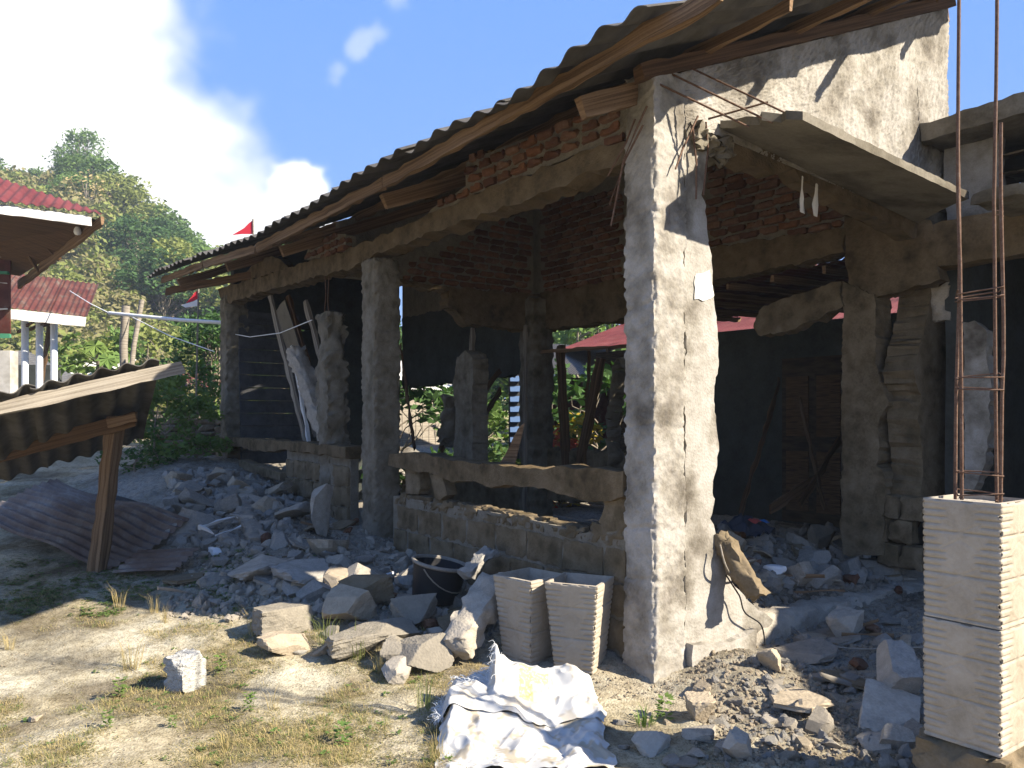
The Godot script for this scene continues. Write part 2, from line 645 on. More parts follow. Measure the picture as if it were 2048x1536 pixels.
	var pale_c := coloured(S, [[mid, 0.4], [fine, 0.35], [cell, 0.3]], [[0.28, lin(0.12, 0.115, 0.105)], [0.4, lin(0.33, 0.32, 0.295)], [0.6, lin(0.42, 0.41, 0.38)]])
	var bark_c := coloured(S, [[mid, 0.4], [fine, 0.4], [grit, 0.2]], [[0.2, lin(0.10, 0.08, 0.06)], [0.7, lin(0.30, 0.26, 0.20)]])
	var stain_c := coloured(S, [[big, 0.75], [mid, 0.25], [fine, 0.1]], [[0.25, Color(0.6, 0.58, 0.55)], [0.45, Color(0.86, 0.85, 0.83)], [0.6, Color(1, 1, 1)]])
	var stain2_c := coloured(S, [[cell, 0.3], [big, 0.5], [mid, 0.35]], [[0.25, Color(0.66, 0.65, 0.6)], [0.45, Color(0.88, 0.87, 0.84)], [0.65, Color(1, 1, 1)]])
	mat("plaster", Color.WHITE, 0.95, plaster_c, 1.3, pebble, 0.35)
	mat("concrete", Color.WHITE, 0.95, concrete_c, 1.9, pebble, 0.35)
	mat("beam", lin(0.82, 0.78, 0.72), 0.95, block_c, 0.7, rough_tex, 0.8)
	mat("block", Color.WHITE, 0.95, block_c, 0.9, rough_tex, 0.6)
	mat("smooth_slab", Color.WHITE, 0.9, concrete_c, 0.4, rough_tex, 0.2)
	mat("mortar", Color.WHITE, 0.97, concrete_c, 1.4, pebble, 0.6)
	var bt := [Color(1, 1, 1), Color(0.86, 0.82, 0.8), Color(1, 0.93, 0.86), Color(0.78, 0.72, 0.7)]
	for i in 4:
		mat("brick%d" % i, bt[i], 0.95, brick_c, 1.7 + 0.21 * i, rough_tex, 0.5)
	var rt := [Color(1, 1, 1), Color(0.86, 0.86, 0.86), Color(1, 0.97, 0.92), Color(0.92, 0.94, 0.97)]
	for i in 4:
		mat("rubble%d" % i, rt[i], 0.97, dust_c, 1.3 + 0.17 * i, pebble, 0.5, Vector3.ONE, false)
	mat("rubble_dull", lin(0.66, 0.66, 0.64), 0.97, dust_c, 1.5, pebble, 0.5, Vector3.ONE, false)
	mat("rubble_tan", Color.WHITE, 0.97, block_c, 1.3, pebble, 0.5, Vector3.ONE, false)
	var soil := mat("soil", Color.WHITE, 1.0, soil_c, 1.7, pebble, 0.7)
	soil.vertex_color_use_as_albedo = true
	for q in [["plaster", stain_c, 0.45], ["concrete", stain2_c, 0.5], ["beam", stain2_c, 0.6], ["block", stain2_c, 0.5], ["smooth_slab", stain_c, 0.35], ["soil", stain_c, 0.23]]:
		var sm: StandardMaterial3D = M[q[0]] if M.has(q[0]) else null
		if sm:
			stained.append([sm, q[1], q[2]])
	mat("wood", Color.WHITE, 0.85, wood_c, 0.7, wood_h, 0.25, Vector3(0.5, 2.0, 2.0), false)
	mat("dark_wood", lin(0.55, 0.5, 0.46), 0.88, wood_c, 0.7, wood_h, 0.25, Vector3(0.5, 2.0, 2.0), false)
	mat("grey_wood", Color.WHITE, 0.9, grey_wood_c, 0.7, wood_h, 0.25, Vector3(0.5, 2.0, 2.0), false)
	var old_c := coloured(S, [[big, 0.5], [mid, 0.3], [fine, 0.2], [grit, 0.1]], [[0.25, lin(0.06, 0.036, 0.026)], [0.5, lin(0.12, 0.085, 0.07)], [0.66, lin(0.15, 0.125, 0.11)], [0.8, lin(0.24, 0.22, 0.20)]])
	mat("old_sheet", Color.WHITE, 0.6, old_c, 0.8)
	mat("shaded_brown_wall", lin(0.5, 0.46, 0.42), 0.95, block_c, 0.7)  # block colour darkened: shade inside the wing put into its walls
	mat("rust_sheet", Color.WHITE, 0.6, rust_c, 0.6)
	mat("red_roof", Color.WHITE, 0.6, redroof_c, 0.5)
	mat("asbestos", Color.WHITE, 0.9, asbestos_c, 0.7, rough_tex, 0.15)
	mat("white_paint", Color.WHITE, 0.7, white_c, 0.35)
	mat("white_wood", Color.WHITE, 0.8, white_c, 0.9, wood_h, 0.15, Vector3(0.4, 2.0, 2.0), false)
	mat("rebar", Color.WHITE, 0.8, rebar_c, 3.0)
	mat("pot", Color.WHITE, 0.92, pot_c, 0.9, rough_tex, 0.12)
	mat("pot_inside", Color.WHITE, 0.92, dust_c, 0.9, rough_tex, 0.15)
	mat("pale_block", Color.WHITE, 0.95, pale_c, 2.6, pebble, 0.9)
	mat("bark", Color.WHITE, 0.95, bark_c, 1.5, rough_tex, 0.6)
	var zinc := mat("zinc", lin(0.42, 0.43, 0.45), 0.45, asbestos_c, 0.5)
	zinc.albedo_color = Color(1, 1, 1)
	zinc.metallic = 0.35
	for q in [["asbestos", stain_c, 0.5], ["rust_sheet", stain2_c, 0.5], ["red_roof", stain2_c, 0.4], ["white_paint", stain_c, 0.3]]:
		stained.append([M[q[0]], q[1], q[2]])
	for q in stained:
		q[0].detail_enabled = true
		q[0].detail_blend_mode = BaseMaterial3D.BLEND_MODE_MUL
		q[0].detail_albedo = q[1]
		q[0].detail_uv_layer = BaseMaterial3D.DETAIL_UV_2
		q[0].uv2_triplanar = true
		q[0].uv2_world_triplanar = true
		q[0].uv2_scale = Vector3.ONE * q[2]
	mat("black_rubber", lin(0.018, 0.018, 0.02), 0.55)
	mat("green_paint", lin(0.06, 0.23, 0.13), 0.6)
	mat("white_plastic", lin(0.72, 0.74, 0.76), 0.45)
	mat("flag_red", lin(0.55, 0.03, 0.05), 0.8)
	mat("flag_white", lin(0.78, 0.78, 0.78), 0.8)
	mat("blue_cloth", lin(0.04, 0.16, 0.42), 0.85)
	mat("red_cloth", lin(0.35, 0.06, 0.05), 0.85)
	mat("dark_cloth", lin(0.03, 0.035, 0.05), 0.9)
	mat("dark_panel", lin(0.75, 0.8, 0.9), 0.6, asbestos_c, 0.8)
	mat("shaded_blue_wall", lin(0.3, 0.42, 0.6), 0.9, block_c, 0.5)  # shade of the enclosed rear rooms put into a dark blue tint
	mat("blue_shutter", lin(0.10, 0.17, 0.33), 0.5)
	mat("door_wood", lin(0.3, 0.33, 0.36), 0.8, wood_c, 0.7, wood_h, 0.2, Vector3(2.0, 0.5, 2.0), false)
	mat("glass_bulb", lin(0.8, 0.8, 0.78), 0.2)
	for g in [["leaf_dark", 0.042, 0.085, 0.024], ["leaf_mid", 0.082, 0.135, 0.033], ["leaf_olive", 0.145, 0.165, 0.045], ["leaf_light", 0.10, 0.15, 0.035], ["leaf_yellow", 0.28, 0.20, 0.02], ["leaf_red", 0.30, 0.05, 0.03], ["straw", 0.33, 0.26, 0.12], ["scrub", 0.16, 0.145, 0.065], ["leaf_grass", 0.12, 0.14, 0.042]]:
		var m := mat(g[0], Color(1, 1, 1), 0.75)
		m.albedo_color = lin(g[1], g[2], g[3])
		m.backlight_enabled = true
		m.backlight = lin(g[1] * 0.7, g[2] * 0.8, g[3] * 0.4)

# ---------- ground ----------
func mound(x: float, z: float, cx: float, cz: float, rx: float, rz: float, h: float) -> float:
	var d := (x - cx) * (x - cx) / (rx * rx) + (z - cz) * (z - cz) / (rz * rz)
	return h * exp(-d * 1.4)

func heap(x: float, z: float) -> float:
	var h := 0.0
	h += mound(x, z, -0.7, -3.4, 1.1, 2.0, 0.17)       # spill under the low wall
	h += mound(x, z, -0.9, -6.6, 1.2, 2.2, 0.32)       # far spill
	h += mound(x, z, -0.3, -8.6, 1.5, 1.5, 0.22)
	h += mound(x, z, 2.0, -1.3, 1.6, 1.1, 0.46)        # inside the room behind the front sill
	h += mound(x, z, 1.6, 0.9, 1.1, 0.7, 0.12)
	h += mound(x, z, 2.6, 0.5, 0.8, 0.7, 0.16)
	h += mound(x, z, 0.55, 0.25, 0.45, 0.35, 0.12)
	h += mound(x, z, -0.15, -0.35, 0.35, 0.4, 0.05)
	return h

func hill(x: float, z: float) -> float:
	var d := depth_of(x, z)
	if d < 22.0:
		return 0.0
	var px := 1024.0 + side_of(x, z) / d * FOCAL
	var crest := 0.0
	if px < 0.0:
		crest = 22.5
	elif px < 430.0:
		crest = lerpf(22.5, 11.0, smoothstep(100.0, 470.0, px))
	elif px < 900.0:
		crest = lerpf(11.0, 2.0, smoothstep(430.0, 900.0, px))
	else:
		crest = 2.0
	return crest * smoothstep(24.0, 92.0, d) * (1.0 + 0.05 * nz.get_noise_2d(x * 0.05, z * 0.05)) + 1.3 * smoothstep(30.0, 60.0, d) * nz.get_noise_2d(x * 0.11, z * 0.11)

func land(x: float, z: float) -> float:
	var d := depth_of(x, z)
	var h := 0.1 * clampf(d - 4.6, 0.0, 9.0)
	if x > 0.15 and z < 0.1:
		h = lerpf(h, 0.12, smoothstep(0.15, 0.5, x) * smoothstep(0.1, -0.2, z) * smoothstep(12.0, 10.0, -z))
	if x > 0.5 and z > -0.3:
		h = lerpf(h, 0.0, smoothstep(0.5, 1.0, x) * smoothstep(-0.3, 0.2, z))
	h += heap(x, z)
	if d < 25.0:
		h += 0.025 * nz.get_noise_2d(x * 1.1, z * 1.1) + 0.012 * nz.get_noise_2d(x * 4.0, z * 4.0)
	return h + hill(x, z)

func dusty(x: float, z: float) -> float:    # share of grey crushed-concrete dust on the soil
	var k := heap(x, z) * 9.0 + 0.35 * nz.get_noise_2d(x * 2.0, z * 2.0)
	if z < 1.6 and x > 0.4:
		k = maxf(k, smoothstep(0.4, 0.9, x) * smoothstep(2.2, 1.2, z))
	if x > -0.6 and z < 1.5:
		k = maxf(k, 0.75 * smoothstep(-0.6, 0.2, x) * smoothstep(1.5, 0.7, z))
	if x > 0.0 and z < 0.0:
		k = 1.0
	return clampf(k, 0.0, 1.0)

var sand_a := Vector3.INF
var sand_b := Vector3.INF
func bare_sand(x: float, z: float) -> float:    # two patches of clean pale sand in the yard
	if sand_a == Vector3.INF:
		sand_a = on_ground(592, 1384)
		sand_b = on_ground(95, 1320)
	var wob := 0.35 * nz.get_noise_2d(x * 3.0, z * 3.0) + 0.15 * nz.get_noise_2d(x * 11.0, z * 11.0)
	var da := Vector2(x - sand_a.x, z - sand_a.z).length() / 0.3 + wob
	var db := Vector2(x - sand_b.x, z - sand_b.z).length() / 0.75 + wob
	return maxf(smoothstep(1.05, 0.8, da), smoothstep(1.1, 0.7, db))

func build_ground():
	var xs := PackedFloat32Array()
	var zs := PackedFloat32Array()
	var side := [[-4.6, 4.2, xs], [-9.5, 3.4, zs]]
	for sd in side:
		var lo: float = sd[0]
		var hi: float = sd[1]
		var arr := []
		var q := lo
		while q < hi:
			arr.append(q)
			q += 0.032
		var step := 0.036
		q = hi
		while q < 420.0:
			arr.append(q)
			step *= 1.09
			q += step
		step = 0.036
		q = lo
		var front := []
		while q > -420.0:
			step *= 1.09
			q -= step
			front.push_front(q)
		front.append_array(arr)
		for f in front:
			sd[2].append(f)
	xs = side[0][2]
	zs = side[1][2]
	var v := PackedVector3Array()
	var col := PackedColorArray()
	var nx := xs.size()
	var nzz := zs.size()
	for j in nzz:
		for i in nx:
			var x := xs[i]
			var z := zs[j]
			var y := land(x, z)
			var d := depth_of(x, z)
			var du := dusty(x, z)
			if d < 20.0:
				var f := 0.004 + 0.012 * du
				y += f * nz.get_noise_2d(x * 11.0, z * 11.0) + f * 0.8 * maxf(0.0, nz.get_noise_2d(x * 23.0 + 50.0, z * 23.0))
			v.append(Vector3(x, y, z))
			var patchy := nz.get_noise_2d(x * 0.9 + 20.0, z * 0.9) * 0.6 + nz.get_noise_2d(x * 2.7, z * 2.7 + 8.0) * 0.4
			var c := Color(0.43, 0.375, 0.265).lerp(Color(0.53, 0.475, 0.355), clampf(0.5 + patchy, 0.0, 1.0))
			var litter := smoothstep(0.05, 0.45, nz.get_noise_2d(x * 1.6 + 70.0, z * 1.6) + 0.5 * nz.get_noise_2d(x * 7.0, z * 7.0))
			var bare := bare_sand(x, z)
			c = c.lerp(Color(0.30, 0.235, 0.13), 0.55 * litter * (1.0 - bare))
			c = c.lerp(Color(0.56, 0.52, 0.42), 0.8 * bare)
			c = c.lerp(Color(0.31, 0.285, 0.245), du)
			if d + 7.0 * nz.get_noise_2d(x * 0.3, z * 0.3) > 21.0 or hill(x, z) > 0.8:
				c = Color(0.44, 0.38, 0.22).lerp(Color(0.34, 0.33, 0.16), clampf(0.5 + patchy, 0.0, 1.0))     # dry grass
			col.append(c)
	var idx := PackedInt32Array()
	for j in nzz - 1:
		for i in nx - 1:
			var a := j * nx + i
			idx.append_array(PackedInt32Array([a, a + 1, a + nx + 1, a, a + nx + 1, a + nx]))
	# x to the right and z towards the viewer: this order faces up
	structure("ground", commit(v, idx, col), M.soil)

# ---------- the damaged house ----------
const EAVE := [[-0.97, -0.62, 3.34], [0.18, -0.62, 3.285], [2.1, -0.62, 3.30], [5.35, -0.66, 3.31], [7.27, -0.70, 3.45], [9.8, -0.72, 3.59]]

func eave_at(a: float) -> Vector2:      # (x of the eave, height under the eave board) at the distance a along the side
	for i in EAVE.size() - 1:
		if a <= EAVE[i + 1][0]:
			var t: float = (a - EAVE[i][0]) / (EAVE[i + 1][0] - EAVE[i][0])
			return Vector2(lerpf(EAVE[i][1], EAVE[i + 1][1], t), lerpf(EAVE[i][2], EAVE[i + 1][2], t))
	return Vector2(EAVE[-1][1], EAVE[-1][2])

func roof_y(a: float, x: float) -> float:   # underside of the sheets
	var e := eave_at(a)
	return e.y + 0.10 + SLOPE * (x - e.x)

func build_house():
	house = thing("damaged_house", "ruined plaster and brick house with broken side wall under corrugated roof", "house")
	columns()
	side_wall()
	front_wall()
	inner_walls()
	roof()
	house_steel()

func columns():
	# the corner column: two uneven plastered faces, a cold joint every half metre or so
	part(house, "column", rough(Vector3(0.275, 3.70, 0.25), 0.011, 0.0045, 0.012, 2.0, 21.0, true, "lifts"), M.plaster, Transform3D(Basis(), Vector3(0.1375, -0.12, -0.125)))
	# second column of the side wall
	var a2 := on_side(737, 900).x
	part(house, "column", rough(Vector3(0.28, 3.0, 0.30), 0.016, 0.006, 0.016, 9.0, 15.0, true, "lifts"), M.concrete, Transform3D(Basis(), Vector3(0.13, 0.08, -a2)))
	# third column, broken off below the beam
	var a3 := on_side(640, 900).x
	part(house, "column", rough(Vector3(0.26, 2.5, 0.34), 0.03, 0.02, 0.035, 15.0, 6.0, true, "worn"), M.concrete, Transform3D(Basis().rotated(Vector3.FORWARD, 0.012), Vector3(0.13, 0.2, -a3)))
	# far corner column
	var a4 := on_side(446, 900).x
	part(house, "column", rough(Vector3(0.32, 2.95, 0.36), 0.035, 0.02, 0.03, 21.0, 6.0, true), M.concrete, Transform3D(Basis(), Vector3(0.16, 0.4, -a4)))
	# inner corner column where the two brick walls meet
	part(house, "column", rough(Vector3(0.34, 3.0, 0.34), 0.05, 0.015, 0.02, 27.0, 6.0, true), M.concrete, Transform3D(Basis(), Vector3(2.95, 0.1, -5.0)))
	# broken stumps deeper in
	part(house, "column", slab(side_px([[905, 930], [912, 820], [905, 770], [915, 712], [932, 700], [946, 720], [944, 930]], 1.3), side_at(1.3), 0.2, 0.02, 3.0), M.concrete)
	part(house, "column", slab(side_px([[1215, 980], [1212, 860], [1222, 740], [1236, 720], [1252, 740], [1256, 980]], 2.2), side_at(2.2), 0.2, 0.03, 5.0), M.concrete)

func side_wall():
	# tie beam along the head of the side wall: sagging, its lower edge spalled
	var beam := [[1262, 278], [1250, 322], [1170, 352], [1090, 384], [1000, 416], [940, 437], [880, 458], [800, 489], [775, 500], [735, 520], [690, 540], [600, 562], [520, 585], [444, 610], [436, 578], [520, 553], [600, 528], [690, 500], [745, 478], [850, 432], [930, 397], [1040, 354], [1130, 316], [1200, 290]]
	part(house, "tie_beam", slab(side_px(beam, 0.02), side_at(0.02), 0.2, 0.022, 4.0, 0.06), M.beam)
	# brick courses left standing on the beam, each brick by itself, in a mortar bed
	var bricks := node_part(house, "brick_wall")
	var zones := [
		[[1262, 190], [1200, 206], [1130, 242], [1060, 272], [1000, 294], [950, 312], [930, 328], [930, 372], [860, 420], [850, 432], [930, 397], [1040, 354], [1130, 316], [1200, 290], [1262, 278]],
		[[690, 470], [672, 466], [645, 474], [618, 490], [606, 520], [640, 516], [690, 500]],
		[[560, 520], [540, 512], [510, 520], [485, 552], [480, 566], [520, 553], [575, 536]],
	]
	var count := 0
	for zi in zones.size():
		var zone: Array = side_px(zones[zi], 0.04)
		var poly := PackedVector2Array(zone)
		part(bricks, "mortar_bed", slab(zone, side_at(0.05), 0.11, 0.012, 8.0 + zi, 0.06), M.mortar if zi < 2 else M.beam)
		if zi == 2:
			continue
		count += lay(bricks, poly, side_at(0.03), 0.165, 0.055, 0.026, -0.012, zi + 1, 80)
	# low wall of hollow blocks, bay by bay
	var low := node_part(house, "low_wall")
	var a1 := 0.26
	var a2 := on_side(780, 900).x - 0.02
	var tops := side_px([[1247, 1048], [1200, 1050], [1150, 1062], [1120, 1048], [1060, 1034], [1000, 1022], [960, 1014], [880, 1000], [780, 984]])
	var k := 0
	for row in 5:
		var y0 := -0.1 + row * 0.215
		var a := a1 - (0.2 if row % 2 else 0.0)
		while a < a2 - 0.03:
			var lo := maxf(a, a1)
			var hi := minf(a + 0.395, a2)
			var top := 9.0
			for i in tops.size() - 1:
				var m := (lo + hi) * 0.5
				if m >= tops[i].x and m <= tops[i + 1].x:
					top = lerpf(tops[i].y, tops[i + 1].y, (m - tops[i].x) / (tops[i + 1].x - tops[i].x))
			var hgt := minf(0.205, top - y0)
			if hi - lo > 0.06 and hgt > 0.06:
				k += 1
				var b := part(low, "block", rough(Vector3(0.13, hgt, hi - lo - 0.007), 0.035 if hgt > 0.2 else 0.02, 0.006, 0.009 if hgt > 0.2 else 0.03, k * 2.3, 8.0), M.block, Transform3D(Basis(), Vector3(0.085 + rnd(-0.006, 0.006), y0 + hgt * 0.5, -(lo + hi) * 0.5)))
				b.rotate_x(rnd(-0.004, 0.004))
			a += 0.4
	part(low, "mortar_bed", slab(side_px([[1247, 1056], [1150, 1068], [1120, 1056], [1060, 1042], [960, 1022], [780, 992], [780, 1180], [1247, 1400]]), side_at(0.034), 0.1, 0.0), M.mortar)
	# two blocks still standing under the sill beam beside the corner column
	part(low, "block", slab(side_px([[1190, 1042], [1202, 1010], [1196, 990], [1247, 985], [1247, 1062], [1205, 1062]]), side_at(0.03), 0.12, 0.01, 2.0), M.block)
	# sill beam, cracked and bowed
	var sill := [[1249, 944], [1180, 938], [1130, 934], [1080, 938], [1000, 930], [930, 924], [880, 915], [850, 908], [780, 906], [778, 932], [830, 942], [865, 948], [905, 962], [950, 962], [985, 974], [1040, 972], [1090, 980], [1130, 988], [1160, 1000], [1195, 1003], [1249, 996]]
	part(house, "sill_beam", slab(side_px(sill), side_at(-0.01), 0.17, 0.012, 6.0, 0.05), M.beam)
	# two loose stubs holding it up
	part(house, "sill_stub", slab(side_px([[804, 938], [832, 940], [834, 978], [830, 990], [806, 988]]), side_at(0.03), 0.1, 0.008, 1.0), M.block)
	part(house, "sill_stub", slab(side_px([[856, 948], [880, 950], [890, 990], [876, 1000], [866, 996]]), side_at(0.02), 0.1, 0.008, 2.0), M.block)
	# bay between second and third column and on to the far corner
	var b0 := on_side(692, 900).x
	var b1 := on_side(566, 900).x
	for row in 5:
		var y0 := -0.02 + row * 0.215
		var a := b0 - (0.2 if row % 2 else 0.0)
		while a < b1 - 0.03:
			var lo := maxf(a, b0)
			var hi := minf(a + 0.395, b1)
			var skip := row == 4 and lo > b0 + 0.3 and lo < b0 + 0.6
			if hi - lo > 0.06 and not skip:
				k += 1
				part(low, "block", rough(Vector3(0.13, 0.205, hi - lo - 0.012), 0.04, 0.008, 0.012, k * 2.3, 8.0), M.block, Transform3D(Basis(), Vector3(0.085 + rnd(-0.008, 0.008), y0 + 0.1025, -(lo + hi) * 0.5)))
			a += 0.4
	part(low, "mortar_bed", slab(side_px([[692, 905], [566, 893], [566, 1040], [692, 1100]]), side_at(0.05), 0.09, 0.0), M.mortar)
	part(house, "sill_beam", slab(side_px([[694, 893], [620, 886], [560, 882], [500, 877], [436, 874], [436, 893], [480, 893], [510, 902], [545, 903], [570, 900], [640, 908], [694, 916]]), side_at(-0.02), 0.19, 0.014, 3.0, 0.06), M.beam)
	part(house, "fallen_sill", slab(side_px([[482, 920], [566, 945], [566, 962], [484, 936]]), side_at(-0.04), 0.14, 0.01, 5.0), M.block)
	part(low, "block", slab(side_px([[432, 893], [456, 893], [452, 950], [430, 950]]), side_at(0.0), 0.2, 0.02, 7.0), M.block)

# lay single bricks over the polygon of a wall
func lay(parent: Node3D, poly: PackedVector2Array, mapping: Transform3D, bw: float, bh: float, joint: float, proud: float, sd: int, most: int) -> int:
	var r := RandomNumberGenerator.new()
	r.seed = sd
	var box := Rect2(poly[0], Vector2.ZERO)
	for p in poly:
		box = box.expand(p)
	var shapes := []
	var o: Vector3 = on_plane(mapping, Vector2.ZERO, 0.0)
	var ux: Vector3 = on_plane(mapping, Vector2.RIGHT, 0.0) - o
	var dz: Vector3 = on_plane(mapping, Vector2.ZERO, 1.0) - o
	for i in 5:
		shapes.append(rough(Vector3(bw, bh, 0.1), 0.035, 0.006, 0.012, 40.0 + i * 3.0 + sd, 11.0))
	var half := rough(Vector3(bw * 0.5, bh, 0.1), 0.035, 0.006, 0.012, 80.0 + sd, 11.0)
	var n := 0
	var row := 0
	var v := box.position.y + bh * 0.5 + 0.004
	while v < box.end.y:
		var u := box.position.x - r.randf() * bw
		while u < box.end.x:
			var c := Vector2(u, v + 0.006 * nz.get_noise_2d(u * 3.0, v * 3.0))
			var l := c - Vector2(bw * 0.36, 0)
			var rr := c + Vector2(bw * 0.36, 0)
			var in_c := Geometry2D.is_point_in_polygon(c, poly)
			var in_l := Geometry2D.is_point_in_polygon(l, poly)
			var in_r := Geometry2D.is_point_in_polygon(rr, poly)
			var m: Mesh = null
			if in_c and in_l and in_r:
				m = shapes[r.randi() % 5]
			elif in_l and Geometry2D.is_point_in_polygon(c - Vector2(bw * 0.02, 0), poly):
				m = half
				c.x -= bw * 0.25
			elif in_r and Geometry2D.is_point_in_polygon(c + Vector2(bw * 0.02, 0), poly):
				m = half
				c.x += bw * 0.25
			if m and n < most and r.randf() > 0.015:
				var bas := Basis(ux, Vector3.UP, -dz) if ux.cross(Vector3.UP).dot(-dz) > 0.0 else Basis(ux, Vector3.UP, dz)
				bas = bas * Basis(Vector3(0, 0, 1), r.randf_range(-0.02, 0.02))
				part(parent, "brick", m, M["brick%d" % (r.randi() % 4)], Transform3D(bas, on_plane(mapping, c, 0.05 + proud + r.randf_range(-0.007, 0.007))))
				n += 1
			u += bw + joint
		v += bh + joint
		row += 1
	return n

func front_wall():
	# plastered gable above the canopy, thrown-on render with trowel marks
	var w := 3.48
	var nu := 300
	var nv := 160
	for pass_i in 1:
		var s := Soup.new()
		for face in 2:
			var pts := []
			for j in nv + 1:
				for i in nu + 1:
					var x := 0.26 + (w - 0.26) * i / nu
					var top := roof_y(0.0, x) - 0.155
					var bot := lerpf(3.30, 3.13, clampf((x - 0.6) / 2.4, 0.0, 1.0)) if x < 3.0 else 3.3
					var y := lerpf(bot, top, float(j) / nv)
					var z := -0.03
					if face == 0:
						var drag := 0.005 * nz.get_noise_2d((x - y * 0.6) * 18.0, (y + x * 0.6) * 8.0) + 0.010 * maxf(0.0, nz.get_noise_2d((x - y * 0.6) * 30.0, (y + x * 0.6) * 12.0) - 0.15) + 0.004 * nz.get_noise_2d(x * 55.0, y * 55.0)
						z += drag + 0.012 * nz.get_noise_2d(x * 2.0, y * 2.0)
					else:
						z = -0.19
					pts.append(Vector3(x, y, z))
			if face == 1:
				var fl := []
				for j in nv + 1:
					for i in nu + 1:
						fl.append(pts[j * (nu + 1) + nu - i])
				pts = fl
			s.grid(pts, nu, nv)
		for i in nu:
			for j in [0, nv]:
				var a := s.v[j * (nu + 1) + i]
				var b := s.v[j * (nu + 1) + i + 1]
				s.quad(a, b, Vector3(b.x, b.y, -0.19), Vector3(a.x, a.y, -0.19), Vector3.UP if j else Vector3.DOWN)
		for j in nv:
			for i in [0, nu]:
				var a := s.v[j * (nu + 1) + i]
				var b := s.v[(j + 1) * (nu + 1) + i]
				s.quad(a, b, Vector3(b.x, b.y, -0.19), Vector3(a.x, a.y, -0.19), Vector3.RIGHT if i else Vector3.LEFT)
		part(house, "gable_wall", done(s), M.plaster)
	# jagged lower edge of the head beam over the front opening
	part(house, "head_beam", slab(front_px([[1428, 275], [1428, 302], [1470, 312], [1505, 328], [1548, 346], [1572, 340], [1590, 338], [1602, 362], [1650, 380], [1700, 412], [1760, 436], [1830, 478], [1926, 500], [1926, 430], [1868, 420], [1700, 360], [1600, 310], [1500, 278]], -0.035), front_at(-0.035), 0.14, 0.012, 4.0, 0.06), M.beam)
	# masonry torn from the wall, still hanging on to the corner column
	var strip := [[1370, 250], [1412, 262], [1416, 330], [1406, 392], [1414, 440], [1424, 520], [1432, 588], [1436, 640], [1440, 690], [1434, 740], [1428, 800], [1436, 868], [1438, 930], [1424, 962], [1432, 1000], [1420, 1040], [1432, 1080], [1428, 1106], [1370, 1120]]
	part(house, "wall_remnant", slab(front_px(strip, -0.012), front_at(-0.012), 0.17, 0.02, 7.0, 0.03), M.plaster)
	part(house, "paint_scrap", slab(front_px([[1392, 560], [1420, 540], [1428, 590], [1408, 604], [1390, 600]], -0.005), front_at(-0.005), 0.006, 0.015, 3.0, 0.03), M.white_paint)
	part(house, "wall_remnant", slab(front_px([[1370, 1100], [1432, 1096], [1446, 1120], [1468, 1172], [1500, 1204], [1546, 1242], [1540, 1268], [1470, 1288], [1370, 1312]], -0.008), front_at(-0.008), 0.17, 0.014, 9.0, 0.05), M.plaster)
	part(house, "plinth", slab(front_px([[1386, 1296], [1460, 1286], [1516, 1256], [1512, 1300], [1484, 1352], [1430, 1400], [1386, 1430]], 0.05), front_at(0.05), 0.24, 0.016, 11.0, 0.05), M.plaster)
	# sill of the foundation along the front opening
	part(house, "foundation_sill", rough(Vector3(2.6, 0.5, 0.24), 0.05, 0.014, 0.03, 31.0, 5.0), M.rubble0, Transform3D(Basis().rotated(Vector3.BACK, -0.012), Vector3(2.15, -0.02, -0.12)))
	part(house, "floor_slab", rough(Vector3(2.8, 0.12, 8.6), 0.3, 0.01, 0.0, 33.0, 2.0), M.rubble1, Transform3D(Basis(), Vector3(1.6, 0.11, -4.5)))
	# concrete canopy over the front opening, its end sheared off
	var s2 := Soup.new()
	var n := 40
	var edge_in := 0.62
	for k in 1:
		var top := []
		var low := []
		for j in 9:
			for i in n + 1:
				var q := j / 8.0
				var z := lerpf(-0.02, 0.62, q)
				var x0 := lerpf(edge_in, 0.48, q) + 0.05 * nz.get_noise_2d(z * 7.0, 3.0) + 0.03 * nz.get_noise_2d(z * 25.0, 3.0)
				var x := lerpf(x0, 2.42 + 0.56 * (1.0 - q), float(i) / n)
				var y := lerpf(lerpf(3.345, 3.09, clampf((x - 0.6) / 2.4, 0.0, 1.0)), lerpf(3.18, 3.055, clampf((x - 0.5) / 1.9, 0.0, 1.0)), q)
				low.append(Vector3(x, y + 0.004 * nz.get_noise_2d(x * 6.0, z * 6.0), z))
				top.append(Vector3(x, y + 0.05 + (0.006 * nz.get_noise_2d(x * 18.0, z * 9.0)), z))
		var nn := n + 1
		var mir := []
		for j in 9:
			for i in nn:
				mir.append(top[j * nn + n - i])
		s2.grid(mir, n, 8)
		s2.grid(low, n, 8)
		for i in n:
			s2.quad(low[8 * nn + i], low[8 * nn + i + 1], top[8 * nn + i + 1], top[8 * nn + i], Vector3.BACK)
			s2.quad(low[i], low[i + 1], top[i + 1], top[i], Vector3.FORWARD)
		for j in 8:
			s2.quad(low[j * nn], low[(j + 1) * nn], top[(j + 1) * nn], top[j * nn], Vector3.LEFT)
			s2.quad(low[j * nn + n], low[(j + 1) * nn + n], top[(j + 1) * nn + n], top[j * nn + n], Vector3.RIGHT)
	part(house, "canopy_slab", done(s2), M.smooth_slab)
	# crumbled bearing where the canopy left the column
	part(house, "broken_bearing", rough(Vector3(0.36, 0.16, 0.13), 0.02, 0.03, 0.04, 44.0, 12.0), M.concrete, Transform3D(Basis().rotated(Vector3.BACK, -0.12), Vector3(0.5, 3.22, -0.03)))
